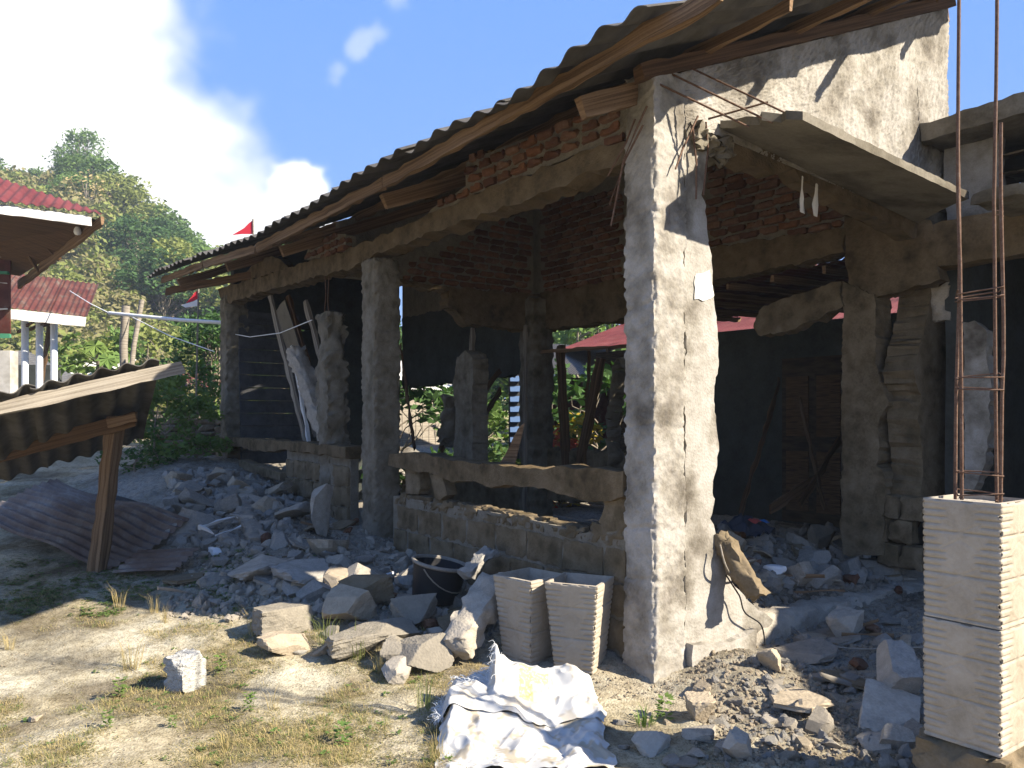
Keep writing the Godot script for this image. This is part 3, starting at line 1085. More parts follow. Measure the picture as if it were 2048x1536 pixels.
	# two strips of a door frame dangling under the canopy
	for st in [[1598, 352, 1592, 430], [1626, 368, 1616, 436]]:
		var a := on_front(st[0], st[1], -0.02)
		var b := on_front(st[2], st[3], -0.02)
		timber_part(house, "frame_strip", Vector3(a.x, a.y, 0.01), Vector3(b.x, b.y, 0.03), 0.045, 0.03, M.white_wood, st[0])

func inner_walls():
	var x := 3.0
	# wall across the room, parallel to the side wall: mortar ground, bricks over it, tie beam under it
	var outline := [Vector2(0.22, 3.2)]
	outline.append(Vector2(8.9, 3.2))
	outline.append(Vector2(8.9, roof_y(8.9, x) - 0.05))
	outline.append(Vector2(0.22, roof_y(0.0, x) - 0.05))
	var w := node_part(house, "inner_brick_wall")
	part(w, "mortar_bed", slab(outline, side_at(x + 0.03), 0.12), M.mortar)
	var zone_a := PackedVector2Array(side_px([[1405, 330], [1405, 494], [1690, 452], [1690, 360], [1600, 310]], x))
	lay(w, zone_a, side_at(x), 0.2, 0.062, 0.022, -0.015, 21, 80)
	var zone_b := PackedVector2Array(side_px([[1082, 408], [1082, 585], [1248, 556], [1248, 375]], x))
	lay(w, zone_b, side_at(x), 0.2, 0.062, 0.022, -0.015, 22, 110)
	part(house, "tie_beam", slab(side_px([[1075, 588], [1240, 558], [1430, 494], [1690, 456], [1690, 505], [1573, 534], [1500, 548], [1430, 563], [1240, 640], [1075, 662]], x), side_at(x - 0.02), 0.2, 0.02, 12.0), M.beam)
	part(house, "wall_panel", slab(side_px([[1690, 428], [1760, 410], [1862, 440], [1880, 560], [1790, 588], [1700, 600]], x), side_at(x - 0.015), 0.16, 0.015, 13.0), M.beam)
	part(house, "broken_lintel", slab(side_px([[1516, 652], [1530, 612], [1580, 596], [1690, 560], [1690, 612], [1640, 640], [1580, 664], [1528, 674]], x), side_at(x - 0.06), 0.16, 0.02, 14.0), M.block)
	part(house, "column", slab(side_px([[1690, 560], [1752, 590], [1756, 680], [1762, 760], [1778, 800], [1764, 850], [1758, 925], [1772, 945], [1772, 1110], [1688, 1110]], x), side_at(x - 0.04), 0.24, 0.02, 15.0), M.block)
	var ox := 0.0
	for row in 3:
		for c in 2:
			var a0 := -0.02 + c * 0.2 + (0.09 if row % 2 else 0.0)
			part(house, "block", rough(Vector3(0.14, 0.19, 0.195), 0.04, 0.008, 0.015, 60.0 + row * 3 + c, 8.0), M.block, Transform3D(Basis(), Vector3(x + 0.05, 0.42 + row * 0.2, -a0 - 0.1)))
	# column at the meeting with the front wall, shattered at mid height
	part(house, "column", slab(front_px([[1856, 470], [1914, 490], [1914, 640], [1918, 800], [1918, 1000], [1842, 1000], [1846, 900], [1836, 840], [1842, 790], [1826, 740], [1844, 690], [1856, 620], [1862, 550]], -0.04), front_at(-0.04), 0.26, 0.02, 16.0), M.block)
	part(house, "column_fragment", rough(Vector3(0.2, 0.36, 0.2), 0.03, 0.015, 0.03, 71.0, 7.0), M.rubble0, Transform3D(Basis().rotated(Vector3.BACK, 0.06), Vector3(on_front(1884, 600).x, on_front(1884, 600).y, 0.0)))
	# wall along the far side of the room
	var z0 := -5.03
	var d := node_part(house, "inner_brick_wall")
	var od := [Vector2(0.25, 3.13), Vector2(2.95, 3.13), Vector2(2.95, roof_y(5.0, 2.95) - 0.05), Vector2(0.25, roof_y(5.0, 0.25) - 0.05)]
	part(d, "mortar_bed", slab(od, front_at(z0 - 0.03), 0.12), M.mortar)
	var zone_d := PackedVector2Array(front_px([[800, 560], [1068, 590], [1068, 430], [1000, 440], [880, 500], [800, 530]], z0))
	lay(d, zone_d, front_at(z0), 0.2, 0.062, 0.022, -0.015, 23, 80)
	part(house, "tie_beam", slab(front_px([[780, 556], [900, 575], [1075, 590], [1075, 664], [1000, 656], [930, 648], [914, 626], [896, 612], [898, 584], [780, 563]], z0), front_at(z0 + 0.02), 0.2, 0.02, 17.0), M.beam)
	# long wall at the back of the second room and end wall: only their heads stand
	part(house, "rear_wall", slab([Vector2(5.2, 2.15), Vector2(8.9, 2.05), Vector2(8.9, 3.25), Vector2(5.2, 3.25)], side_at(x + 0.02), 0.15, 0.02, 18.0), M.shaded_blue_wall)
	part(house, "rear_wall", slab([Vector2(5.2, 0.1), Vector2(8.9, 0.1), Vector2(8.9, 0.55), Vector2(7.0, 0.75), Vector2(5.2, 0.9)], side_at(x + 0.02), 0.15, 0.02, 19.0), M.block)
	part(house, "end_wall", slab([Vector2(0.2, 3.0), Vector2(3.0, 2.9), Vector2(3.0, roof_y(8.9, 3.0) - 0.1), Vector2(0.2, roof_y(8.9, 0.2) - 0.1)], front_at(-8.95), 0.15, 0.0), M.shaded_blue_wall)
	part(house, "end_wall", slab([Vector2(1.1, 0.2), Vector2(3.0, 0.2), Vector2(3.0, 2.95), Vector2(1.25, 2.95)], front_at(-8.95), 0.15, 0.03, 5.0), M.shaded_blue_wall)
	part(house, "low_inner_wall", slab(side_px([[1075, 900], [1250, 905], [1250, 1010], [1075, 1000]], x), side_at(x), 0.15, 0.03, 6.0), M.block)
	# window posts of the inner walls, some knocked askew
	for q in [[1118, 690, 1135, 940, 0.1, "dark_wood"], [1200, 715, 1160, 940, 0.1, "dark_wood"], [1176, 700, 1172, 930, 0.05, "dark_wood"]]:
		var a := on_side(q[0], q[1], x)
		var b := on_side(q[2], q[3], x)
		timber_part(house, "post", Vector3(x + 0.02, a.y, -a.x), Vector3(x - 0.02, b.y, -b.x), q[4], q[4], M[q[5]], q[0])
	var a5 := on_front(940, 655, z0)
	var b5 := on_front(943, 940, z0)
	timber_part(house, "door_frame", Vector3(a5.x, a5.y, z0 + 0.05), Vector3(b5.x, b5.y, z0 + 0.05), 0.07, 0.06, M.grey_wood, 5.0)
	timber_part(house, "door_frame", Vector3(2.78, 2.75, z0 + 0.05), Vector3(2.76, 0.2, z0 + 0.05), 0.07, 0.06, M.grey_wood, 6.0)
	# a lump of wall hanging on its own steel
	var hang := on_front(886, 845, z0)
	part(house, "hanging_fragment", rough(Vector3(0.24, 0.62, 0.16), 0.05, 0.03, 0.05, 75.0, 5.0), M.concrete, Transform3D(Basis().rotated(Vector3.BACK, -0.1), Vector3(hang.x, hang.y, z0 + 0.15)))
	# battens across the opening
	timber_part(house, "batten", Vector3(2.9, 2.35, -3.2), Vector3(2.9, 2.4, -4.9), 0.05, 0.04, M.wood, 8.0)

func roof():
	var shell := node_part(house, "roof")
	# sheets: six waves wide, two rows, the upper one lapped over the lower
	var a := -0.68
	var n := 0
	while a < 9.7:
		for row in 2:
			var x0 := (eave_at(a).x - 0.07) if row == 0 else 1.75
			var x1 := 1.95 if row == 0 else 3.85
			var y0 := roof_y(a + 0.5, x0) + 0.012 + rnd(0.0, 0.02) + (0.022 if row else 0.0) + (0.006 if n % 2 else 0.0)
			var up := Vector3(x1 - x0, SLOPE * (x1 - x0), 0).normalized()
			var along := Vector3(0, (eave_at(minf(a + 1.06, 9.8)).y - eave_at(a).y), -1.06).normalized()
			var skew := rnd(-0.008, 0.008)
			along = (along + up * skew).normalized()
			var bas := Basis(along, along.cross(-up) * -1.0, up)
			bas = Basis(along, up.cross(along), up)
			var m := wavy(1.21, (x1 - x0) / cos(atan(SLOPE)), 0.235, 0.019, 0.005, n * 3.1, 0.014, 10)
			part(shell, "roof_sheet", m, M.asbestos, Transform3D(bas, Vector3(x0 - rnd(0.0, 0.06), y0, -a)))
			n += 1
		a += 1.175
	# purlins along the side and the board under the eave
	for p in [[-1, -0.97], [0.45, -0.6], [1.35, -0.66], [2.25, -0.9], [3.2, -0.66]]:
		var pts := [p[1], 2.3, 5.3, 7.3, 9.6]
		for i in 4:
			var s: float = pts[i]
			var e: float = pts[i + 1]
			var sx: float = eave_at(s).x + 0.05 if p[0] < 0 else p[0]
			var ex: float = eave_at(e).x + 0.05 if p[0] < 0 else p[0]
			var hgt := 0.1 if p[0] < 0 else 0.085
			timber_part(shell, "eave_board" if p[0] < 0 else "purlin", Vector3(sx, roof_y(s, sx) - 0.07, -s), Vector3(ex, roof_y(e, ex) - 0.07, -e + 0.03), hgt, 0.05, M.wood, 10.0 * i + p[0])
	# rafters from the side wall up the slope; their feet stick out under the eave
	for r in [0.16, 2.62, 5.05, 7.1, 8.9]:
		var xa := -0.42 if r < 8.0 else -0.6
		timber_part(shell, "rafter", Vector3(xa, roof_y(r, xa) - 0.19, -r), Vector3(3.75, roof_y(r, 3.75) - 0.19, -r), 0.13, 0.06, M.wood, r * 7.0)
	# plate on the gable
	timber_part(shell, "gable_plate", Vector3(-0.1, roof_y(0, -0.1) - 0.105, -0.03), Vector3(3.52, roof_y(0, 3.52) - 0.105, -0.03), 0.10, 0.09, M.dark_wood, 77.0)
	# short boards hanging at the far end
	timber_part(shell, "loose_board", Vector3(-0.62, roof_y(8.9, -0.6) - 0.22, -9.6), Vector3(0.3, roof_y(7.0, 0.1) - 0.36, -6.9), 0.12, 0.03, M.dark_wood, 81.0)

func house_steel():
	var steel := []
	var z := 0.02
	# three bars pulled straight between column head and canopy, one tie across
	for p in [[1312, 158, 1498, 254, 0.0, 0.3], [1350, 144, 1545, 246, 0.02, 0.42], [1393, 134, 1592, 236, 0.03, 0.55]]:
		var a := on_front(p[0], p[1], p[4])
		var b := on_front(p[2], p[3], p[5])
		steel.append([Vector3(a.x, a.y, p[4] - 0.03), Vector3((a.x + b.x) / 2, (a.y + b.y) / 2 - 0.01, (p[4] + p[5]) / 2), Vector3(b.x, b.y, p[5])])
	var t0 := on_front(1416, 238, 0.1)
	var t1 := on_front(1536, 204, 0.36)
	steel.append([Vector3(t0.x, t0.y, 0.1), Vector3(t1.x, t1.y, 0.36)])
	# ends of beam steel torn out beside the column
	for p in [[[1294, 212], [1272, 260], [1247, 320], [1222, 452]], [[1270, 238], [1252, 285], [1216, 352]], [[1286, 250], [1250, 320], [1219, 410]]]:
		var path := []
		for i in p.size():
			var q := on_side(p[i][0], p[i][1], -0.03 - 0.02 * i)
			path.append(Vector3(-0.03 - 0.02 * i, q.y, -q.x))
		steel.append(path)
	for p in [[[1385, 250], [1390, 330], [1386, 400]], [[1412, 244], [1413, 300], [1400, 392]], [[1396, 232], [1362, 300], [1345, 340]]]:
		var path := []
		for i in p.size():
			var q := on_front(p[i][0], p[i][1], 0.02)
			path.append(Vector3(q.x, q.y, 0.02 + 0.012 * i))
		steel.append(path)
	# hanging bars over the third column and inside
	for p in [[[650, 548], [652, 590], [648, 640]], [[658, 545], [656, 600], [658, 640]]]:
		var path := []
		for i in p.size():
			var q := on_side(p[i][0], p[i][1], 0.1)
			path.append(Vector3(0.1, q.y, -q.x))
		steel.append(path)
	for s in steel:
		var sp := Soup.new()
		sp.tube(s, 0.006, 6)
		part(house, "steel_bar", done(sp), M.rebar)

# ---------- the flat-roofed wing at the right ----------
func wing_box(w: Node3D, c: Vector3, s: Vector3, called: String, m: Material, sd: float):
	part(w, called, rough(s, 0.09, 0.006, 0.012, sd, 4.0), m, Transform3D(Basis(), c))

func build_wing():
	var w := thing("concrete_wing", "flat roofed concrete wing with deep overhang joining the plastered gable", "building", Vector3(3.0, 0, 0))
	wing_box(w, Vector3(2.9, 3.82, 1.1), Vector3(5.8, 0.16, 2.26), "roof_slab", M.smooth_slab, 1.0)
	wing_box(w, Vector3(-0.3, 3.045, 1.43), Vector3(0.62, 0.09, 1.58), "canopy_slab", M.smooth_slab, 2.0)
	wing_box(w, Vector3(0.09, 2.9, 1.1), Vector3(0.2, 0.36, 2.24), "tie_beam", M.beam, 3.0)
	wing_box(w, Vector3(0.40, 3.4, 0.22), Vector3(0.14, 0.7, 0.42), "upper_wall", M.plaster, 4.0)
	wing_box(w, Vector3(0.40, 3.4, 1.42), Vector3(0.14, 0.7, 1.6), "upper_wall", M.plaster, 5.0)
	wing_box(w, Vector3(0.40, 3.16, 0.53), Vector3(0.13, 0.2, 0.2), "upper_wall", M.plaster, 5.5)
	for k in 3:
		wing_box(w, Vector3(0.40, 3.3 + k * 0.14, 0.53), Vector3(0.1, 0.02, 0.2), "vent_slat", M.beam, 6.0 + k)
	wing_box(w, Vector3(5.75, 1.6, 1.1), Vector3(0.15, 4.3, 2.24), "rear_wall", M.shaded_brown_wall, 8.0)
	wing_box(w, Vector3(2.95, 1.6, 2.2), Vector3(5.5, 4.3, 0.15), "end_wall", M.shaded_brown_wall, 9.0)
	wing_box(w, Vector3(3.1, 1.6, -0.08), Vector3(5.2, 4.3, 0.15), "party_wall", M.shaded_brown_wall, 9.5)
	wing_box(w, Vector3(0.12, 1.2, 2.1), Vector3(0.22, 3.1, 0.24), "column", M.concrete, 10.0)
	wing_box(w, Vector3(2.9, 0.1, 1.1), Vector3(5.6, 0.2, 2.1), "floor_slab", M.shaded_brown_wall, 12.0)
	# torn wall beside the doorway and the door lining
	part(w, "wall_remnant", slab(side_px([[1944, 640], [1964, 660], [1972, 760], [1976, 850], [1964, 930], [1940, 985], [1920, 985], [1920, 640]], 3.0), side_at(0.05), 0.12, 0.015, 4.0), M.plaster)
	var f := on_side(1984, 800, 3.1).x
	timber_part(w, "door_frame", Vector3(0.1, 2.6, -f), Vector3(0.1, 0.2, -f), 0.09, 0.06, M.dark_wood, 3.0)
	timber_part(w, "door_frame", Vector3(0.1, 2.6, -f + 0.5), Vector3(0.1, 0.2, -f + 0.5), 0.09, 0.06, M.dark_wood, 4.0)

# ---------- what stands behind ----------
func build_behind():
	# two-leaf window door with lozenge panels standing behind the broken inner wall
	var wd := thing("panelled_door", "grey panelled door leaf with lozenge carving behind the broken inner wall", "door", Vector3(3.7, 0.12, -0.55))
	wd.rotation.y = -0.5
	part(wd, "leaf", rough(Vector3(0.62, 2.3, 0.04), 0.3, 0.002, 0.0, 3.0, 2.0, true), M.zinc)
	for k in 3:
		var q := rough(Vector3(0.3, 0.3, 0.03), 0.3, 0.0, 0.0, 1.0)
		part(wd, "lozenge", q, M.dark_wood, Transform3D(Basis().rotated(Vector3.BACK, PI / 4).scaled(Vector3(0.8, 1.25, 1)), Vector3(0.02, 0.5 + k * 0.62, 0.02)))
		part(wd, "lozenge", q, M.dark_wood, Transform3D(Basis().rotated(Vector3.BACK, PI / 4).scaled(Vector3(0.8, 1.25, 1)), Vector3(0.02, 0.5 + k * 0.62, -0.02)))
	part(wd, "stile", rough(Vector3(0.03, 2.32, 0.07), 0.4, 0.001, 0.0, 3.0, 2.0, true), M.white_wood, Transform3D(Basis(), Vector3(-0.32, 0, 0)))
	# flat sheet roof over the yard behind the inner wall, with the back wall and door it shelters
	var rv := thing("rear_veranda", "dark rear room with plank door and sheet ceiling behind the inner wall", "building", Vector3(3.2, 0.1, 0.0))
	part(rv, "wall", rough(Vector3(0.15, 2.72, 5.3), 0.5, 0.01, 0.0, 2.0, 1.0, true), M.shaded_blue_wall, Transform3D(Basis(), Vector3(2.9, 0, -2.55)))
	part(rv, "wall", rough(Vector3(2.9, 2.9, 0.12), 0.5, 0.01, 0.0, 3.0, 1.0, true), M.shaded_blue_wall, Transform3D(Basis(), Vector3(1.5, 0, 0.12)))
	var door := node_part(rv, "door", Transform3D(Basis(), Vector3(2.8, 0.05, -2.95)))
	part(door, "leaf", rough(Vector3(0.05, 2.2, 0.95), 0.4, 0.001, 0.0, 4.0, 1.0, true), M.door_wood)
	for k in 2:
		for j in 2:
			part(door, "panel", rough(Vector3(0.02, 0.8, 0.34), 0.4, 0.0, 0.0, 5.0, 1.0, true), M.dark_wood, Transform3D(Basis(), Vector3(-0.03, 0.15 + j * 1.0, -0.23 + k * 0.46)))
	part(door, "frame", timber(2.3, 0.08, 0.08, 2.0), M.grey_wood, beam_between(Vector3(0, 0, -0.52), Vector3(0, 2.3, -0.52)))
	part(door, "frame", timber(2.3, 0.08, 0.08, 3.0), M.grey_wood, beam_between(Vector3(0, 0, 0.52), Vector3(0, 2.3, 0.52)))
	for k in 6:
		var bas2 := Basis(Vector3(0, 0, -1), Vector3(1, 0.03, 0).normalized().cross(Vector3(0, 0, -1)), Vector3(1, 0.03, 0).normalized())
		part(rv, "roof_sheet", wavy(0.86, 3.0, 0.12, 0.014, 0.002, k * 2.0, 0.006, 6), M.rust_sheet, Transform3D(bas2, Vector3(0.0, 2.86 + 0.004 * (k % 2), 0.2 - k * 0.82)))
	for k in 9:
		timber_part(rv, "rafter", Vector3(0.0, 2.8, 0.1 - k * 0.55), Vector3(3.0, 2.89, 0.1 - k * 0.55), 0.08, 0.05, M.wood, k)
	# house farther back with a red roof
	var rh := thing("rear_house", "dark house with sunlit red corrugated roof behind the ruin", "house", Vector3(7.6, 0.3, -3.6))
	part(rh, "wall", rough(Vector3(0.15, 2.7, 11.0), 0.8, 0.01, 0.0, 2.0, 1.0, true), M.dark_wood, Transform3D(Basis(), Vector3(1.0, 0, -1.0)))
	var up := Vector3(2.6, 0.95, 0).normalized()
	for k in 11:
		var bas := Basis(Vector3(0, 0, -1), up.cross(Vector3(0, 0, -1)), up)
		part(rh, "roof_sheet", wavy(1.1, 3.0, 0.085, 0.012, 0.002, k * 2.0, 0.006, 6), M.red_roof, Transform3D(bas, Vector3(0.0, 2.68 + 0.004 * (k % 2), 4.6 - k * 1.05)))
	for k in 5:
		timber_part(rh, "rafter", Vector3(0.05, 2.62, 4.4 - k * 2.4), Vector3(2.6, 3.5, 4.4 - k * 2.4), 0.08, 0.05, M.dark_wood, k)
		timber_part(rh, "veranda_post", Vector3(0.2, 0.0, 4.4 - k * 2.4), Vector3(0.2, 2.6, 4.4 - k * 2.4), 0.09, 0.09, M.dark_wood, k + 9.0)
	# shed with a zinc roof beyond the second room
	var sh := thing("back_shed", "small plank shed with pale zinc roof seen through the broken windows", "shed", at_depth(870, 845, 19.0) * Vector3(1, 0, 1) + Vector3(0, 0.7, 0))
	sh.rotation.y = 0.35
	for k in 12:
		part(sh, "plank", rough(Vector3(0.22, 1.5, 0.03), 0.5, 0.004, 0.0, k, 2.0, true), M.grey_wood, Transform3D(Basis(), Vector3(-1.3 + k * 0.235, 0, 0)))
	for k in 3:
		part(sh, "roof_sheet", wavy(1.0, 1.5, 0.076, 0.011, 0.002, k, 0.005, 4), M.white_paint, Transform3D(Basis(Vector3.RIGHT, Vector3(0, 0.86, 0.5), Vector3(0, -0.5, 0.86)), Vector3(-1.5 + k * 0.97, 2.25, -0.95)))
	for k in 2:
		timber_part(sh, "post", Vector3(-1.2 + k * 2.4, 0, 0.35), Vector3(-1.2 + k * 2.4, 1.6, 0.35), 0.08, 0.08, M.wood, k)
	var sh2 := thing("brown_hut", "small brown walled hut behind yellow and red leafed shrubs", "hut", at_depth(1160, 835, 17.0) * Vector3(1, 0, 1) + Vector3(0, 0.5, 0))
	part(sh2, "wall", rough(Vector3(2.4, 1.9, 0.12), 0.5, 0.01, 0.0, 5.0, 1.0, true), M.rust_sheet)
	part(sh2, "roof", wavy(3.0, 1.8, 0.076, 0.011, 0.003, 4.0, 0.005, 4), M.zinc, Transform3D(Basis(Vector3.RIGHT, Vector3(0, 0.9, 0.43), Vector3(0, -0.43, 0.9)), Vector3(-1.5, 2.7, -0.9)))
	# blue louvred shutter
	var bs := thing("blue_shutter", "narrow blue louvred shutter standing beyond the inner corner column", "shutter", at_depth(1031, 835, 12.5) * Vector3(1, 0, 1) + Vector3(0, 0.9, 0))
	bs.rotation.y = -0.6
	part(bs, "frame", rough(Vector3(0.22, 1.7, 0.03), 0.5, 0.001, 0.0, 2.0, 1.0, true), M.dark_panel)
	for k in 9:
		part(bs, "slat", rough(Vector3(0.17, 0.1, 0.02), 0.3, 0.0, 0.0, 2.0), M.blue_shutter, Transform3D(Basis().rotated(Vector3.RIGHT, -0.5), Vector3(0, 0.3 + k * 0.16, 0.03)))
	# in the second room: slatted shutter, zinc sheet, boards and a dropped beam
	var rp := thing("slatted_shutter", "tall grey shutter of horizontal slats standing in the far bay", "shutter", Vector3(0.62, 0.85, -8.55))
	rp.rotation = Vector3(-0.05, 0.12, 0)
	for k in 12:
		part(rp, "slat", rough(Vector3(0.98, 0.185, 0.03), 0.4, 0.003, 0.0, k, 2.0), M.dark_panel, Transform3D(Basis(Vector3.RIGHT, -0.13), Vector3(0.05, 0.1 + k * 0.19, 0)))
	for k in 3:
		part(rp, "stile", timber(2.35, 0.06, 0.04, 3.0 + k), M.grey_wood, beam_between(Vector3(-0.42 + k * 0.42, 0, 0.05), Vector3(-0.42 + k * 0.42, 2.35, 0.05)))
	var lean := [[540, 590, 612, 888, 0.10, 0.05, "grey_wood", "weathered_board", "weathered pale board leaning on the sill of the far bay", 7.2], [560, 610, 640, 870, 0.42, 0.015, "zinc", "zinc_sheet", "dull zinc sheet leaning between the weathered boards", 7.5], [575, 590, 662, 880, 0.12, 0.05, "dark_wood", "weathered_board", "dark board leaning behind the zinc sheet", 7.3], [610, 600, 690, 895, 0.09, 0.05, "grey_wood", "weathered_board", "thin grey board leaning against the broken third column", 6.5], [585, 690, 618, 885, 0.06, 0.05, "white_wood", "weathered_board", "narrow whitish batten at the edge of the zinc sheet", 7.0]]
	for l in lean:
		var a := on_front(l[0], l[1], -l[9])
		var b := on_front(l[2], l[3], -l[9] + 0.5)
		var pa := Vector3(a.x, a.y, -l[9])
		var pb := Vector3(b.x, b.y, -l[9] + 0.5)
		var o := single(l[7], timber(pa.distance_to(pb), l[5], l[4], l[0]), M[l[6]], l[8], "board")
		o.transform = beam_between(pa, pb, Vector3.RIGHT)
	var ba := on_front(596, 700, -6.2)
	var bb := on_front(672, 900, -5.4)
	var fb := single("fallen_beam", rough(Vector3(1.5, 0.2, 0.2), 0.05, 0.015, 0.03, 91.0, 6.0), M.rubble0, "square grey concrete beam fallen slantwise onto the low wall", "beam")
	fb.transform = beam_between(Vector3(ba.x, ba.y, -6.3), Vector3(bb.x, bb.y, -5.5))
	var spl := single("splintered_board", slab([Vector2(-0.07, 0), Vector2(0.07, 0), Vector2(0.15, 0.36), Vector2(0.12, 0.34)], front_at(0.0), 0.03, 0.006, 3.0), M.wood, "short splintered board standing up behind the sill beam", "board")
	var sp := on_side(1012, 936, 0.14)
	spl.transform = Transform3D(Basis(Vector3.UP, -0.6), Vector3(0.13, sp.y - 0.02, -sp.x))

# ---------- unseen house added at the right, its gable sloped to shade the front ground ----------
func build_shade_house():
	var n := thing("added_shade_house", "unseen plastered house with sloping gable added to shade the ground before the front wall", "house", Vector3(3.05, 0, 4.0))
	part(n, "gable_wall", slab([Vector2(-1.62, -0.2), Vector2(1.7, -0.2), Vector2(1.7, 3.72), Vector2(-1.62, 2.33)], Transform3D(Basis(Vector3.BACK, Vector3.UP, Vector3.RIGHT), Vector3.ZERO), 0.15), M.plaster)
	var up := Vector3(0, 1.39, 3.32).normalized()
	for k in 3:
		part(n, "roof_sheet", wavy(1.1, 3.6, 0.235, 0.024, 0.005, k * 3.0, 0.01, 6), M.asbestos, Transform3D(Basis(Vector3.LEFT, up.cross(Vector3.LEFT), up), Vector3(1.1 + k * 1.07, 2.42 + 0.003 * (k % 2), -1.62)))
	part(n, "rear_wall", slab([Vector2(-1.62, -0.2), Vector2(1.7, -0.2), Vector2(1.7, 3.72), Vector2(-1.62, 2.33)], Transform3D(Basis(Vector3.BACK, Vector3.UP, Vector3.RIGHT), Vector3(3.0, 0, 0)), 0.15), M.plaster)
	part(n, "end_wall", rough(Vector3(2.8, 3.85, 0.15), 0.5, 0.004, 0.0, 3.0, 1.0, true), M.plaster, Transform3D(Basis(), Vector3(1.58, -0.2, 1.62)))

# ---------- the yard at the left ----------
func build_yard_left():
	# lean-to whose roof has come down at the back
	var lt := thing("collapsed_shelter", "collapsed shelter with tilted cement sheet roof, pale edge board and one post", "shelter", on_ground(200, 1142))
	var o := lt.position
	var pr := at_depth(368, 734, 6.35) - o
	var pl := at_depth(-230, 868, 5.3) - o
	timber_part(lt, "edge_board", pl, pr, 0.11, 0.035, M.grey_wood, 3.0)
	var back_r := at_depth(170, 925, 7.6) - o
	var along := (pr - pl).normalized()
	var down := ((back_r - pr) - along * (back_r - pr).dot(along)).normalized()
	var width := pl.distance_to(pr)
	var sheet_n := 0
	var q := 0.0
	while q < width - 0.3:
		var bas := Basis(along, down.cross(along), down)
		part(lt, "roof_sheet", wavy(0.9, 2.1, 0.177, 0.021, 0.008, sheet_n * 2.0, 0.012, 8), M.asbestos, Transform3D(bas, pl + along * q + Vector3(0, 0.09 + 0.006 * (sheet_n % 2), 0) - down * 0.05))
		q += 0.86
		sheet_n += 1
	var br := at_depth(272, 838, 6.85) - o
	var bl := at_depth(-120, 940, 6.85) - o
	timber_part(lt, "cross_beam", bl, br, 0.14, 0.06, M.dark_wood, 5.0)
	timber_part(lt, "post", Vector3(-0.03, -0.1, 0.0), at_depth(232, 832, 6.95) - o, 0.125, 0.11, M.wood, 7.0)
	timber_part(lt, "splice_block", at_depth(214, 848, 6.75) - o, at_depth(276, 834, 6.75) - o, 0.09, 0.05, M.wood, 9.0)
	# sheets lying beneath it
	var fs := [
		["rusty corrugated sheet lying slantwise under the collapsed shelter", [125, 1000], [392, 1075], [240, 925], 8.0, 2.0, 1.15, "rust_sheet", 0.076],
		["small red and white corrugated sheet propped on stones beside the shelter post", [272, 1120], [392, 1118], [300, 1070], 6.9, 0.55, 0.32, "rust_sheet", 0.1],
	]
	var s1 := single("fallen_sheet", wavy(0.85, 2.0, 0.085, 0.014, 0.003, 3.0, 0.05, 14), M.old_sheet, fs[0][0], "roof sheet")
	var c0 := at_depth(112, 955, 8.3)
	var c1 := at_depth(392, 1050, 7.4)
	var c2 := at_depth(150, 1072, 7.2)
	var zx := (c1 - c0).normalized()
	var ax := ((c2 - c0) - zx * (c2 - c0).dot(zx)).normalized()
	s1.transform = Transform3D(Basis(ax, zx.cross(ax), zx), c0)
	var s2 := single("fallen_sheet", wavy(0.8, 1.4, 0.085, 0.014, 0.003, 13.0, 0.05, 14), M.asbestos, "grey corrugated sheet under the rusty sheet by the shelter", "roof sheet")
	s2.transform = Transform3D(Basis(ax, zx.cross(ax), zx).rotated(Vector3.UP, 0.3), c0 + Vector3(0.15, -0.12, 0.1))
	var s3 := single("fallen_sheet", wavy(0.34, 0.62, 0.085, 0.013, 0.003, 23.0, 0.02, 8), M.old_sheet, fs[1][0], "roof sheet")
	var d0 := at_depth(272, 1094, 6.9)
	var d1 := at_depth(392, 1090, 6.75)
	var d2 := at_depth(292, 1136, 6.55)
	var dz := (d1 - d0).normalized()
	var dx := ((d2 - d0) - dz * (d2 - d0).dot(dz)).normalized()
	s3.transform = Transform3D(Basis(dx, dz.cross(dx), dz), d0)

	# red-roofed house standing higher
	var g := at_depth(30, 790, 12.0)
	var h := thing("red_roofed_house", "pale house on raised ground with dark red corrugated roof and green window", "house", Vector3(g.x, land(g.x, g.z), g.z))
	var b := h.position
	var wl := (-RIGHT)
	part(h, "wall", rough(Vector3(3.0, 2.7, 0.2), 0.6, 0.004, 0.0, 2.0, 1.0, true), M.white_paint, Transform3D(Basis(RIGHT, Vector3.UP, -AHEAD), at_depth(28, 0, 12.1) * Vector3(1, 0, 1) - b * Vector3(1, 0, 1) - RIGHT * 1.5 + Vector3(0, -0.9 + 0.01, 0)))
	timber_part(h, "corner_post", at_depth(29, 700, 11.9) - b, at_depth(29, 470, 11.9) - b, 0.13, 0.13, M.white_wood, 4.0)
	var win := node_part(h, "window")
	timber_part(win, "frame", at_depth(18, 672, 11.85) - b, at_depth(18, 420, 11.85) - b, 0.07, 0.07, M.green_paint, 3.0)
	timber_part(win, "frame", at_depth(-60, 672, 11.85) - b, at_depth(22, 672, 11.85) - b, 0.07, 0.07, M.green_paint, 4.0)
	timber_part(win, "frame", at_depth(-60, 545, 11.85) - b, at_depth(18, 545, 11.85) - b, 0.06, 0.06, M.green_paint, 5.0)
	part(win, "pane", rough(Vector3(1.6, 1.9, 0.02), 1.0, 0.0, 0.0, 1.0), M.rust_sheet, Transform3D(Basis(RIGHT, Vector3.UP, -AHEAD), at_depth(-85, 548, 11.9) - b))
	for k in 4:
		timber_part(win, "curtain_bar", at_depth(-60, 462 + k * 52, 11.83) - b, at_depth(16, 462 + k * 52, 11.83) - b, 0.03, 0.03, M.white_wood, 20.0 + k)
	# hipped corner of the roof: eave along the front, slope rising away to the left
	var tip := at_depth(205, 432, 10.6) - b
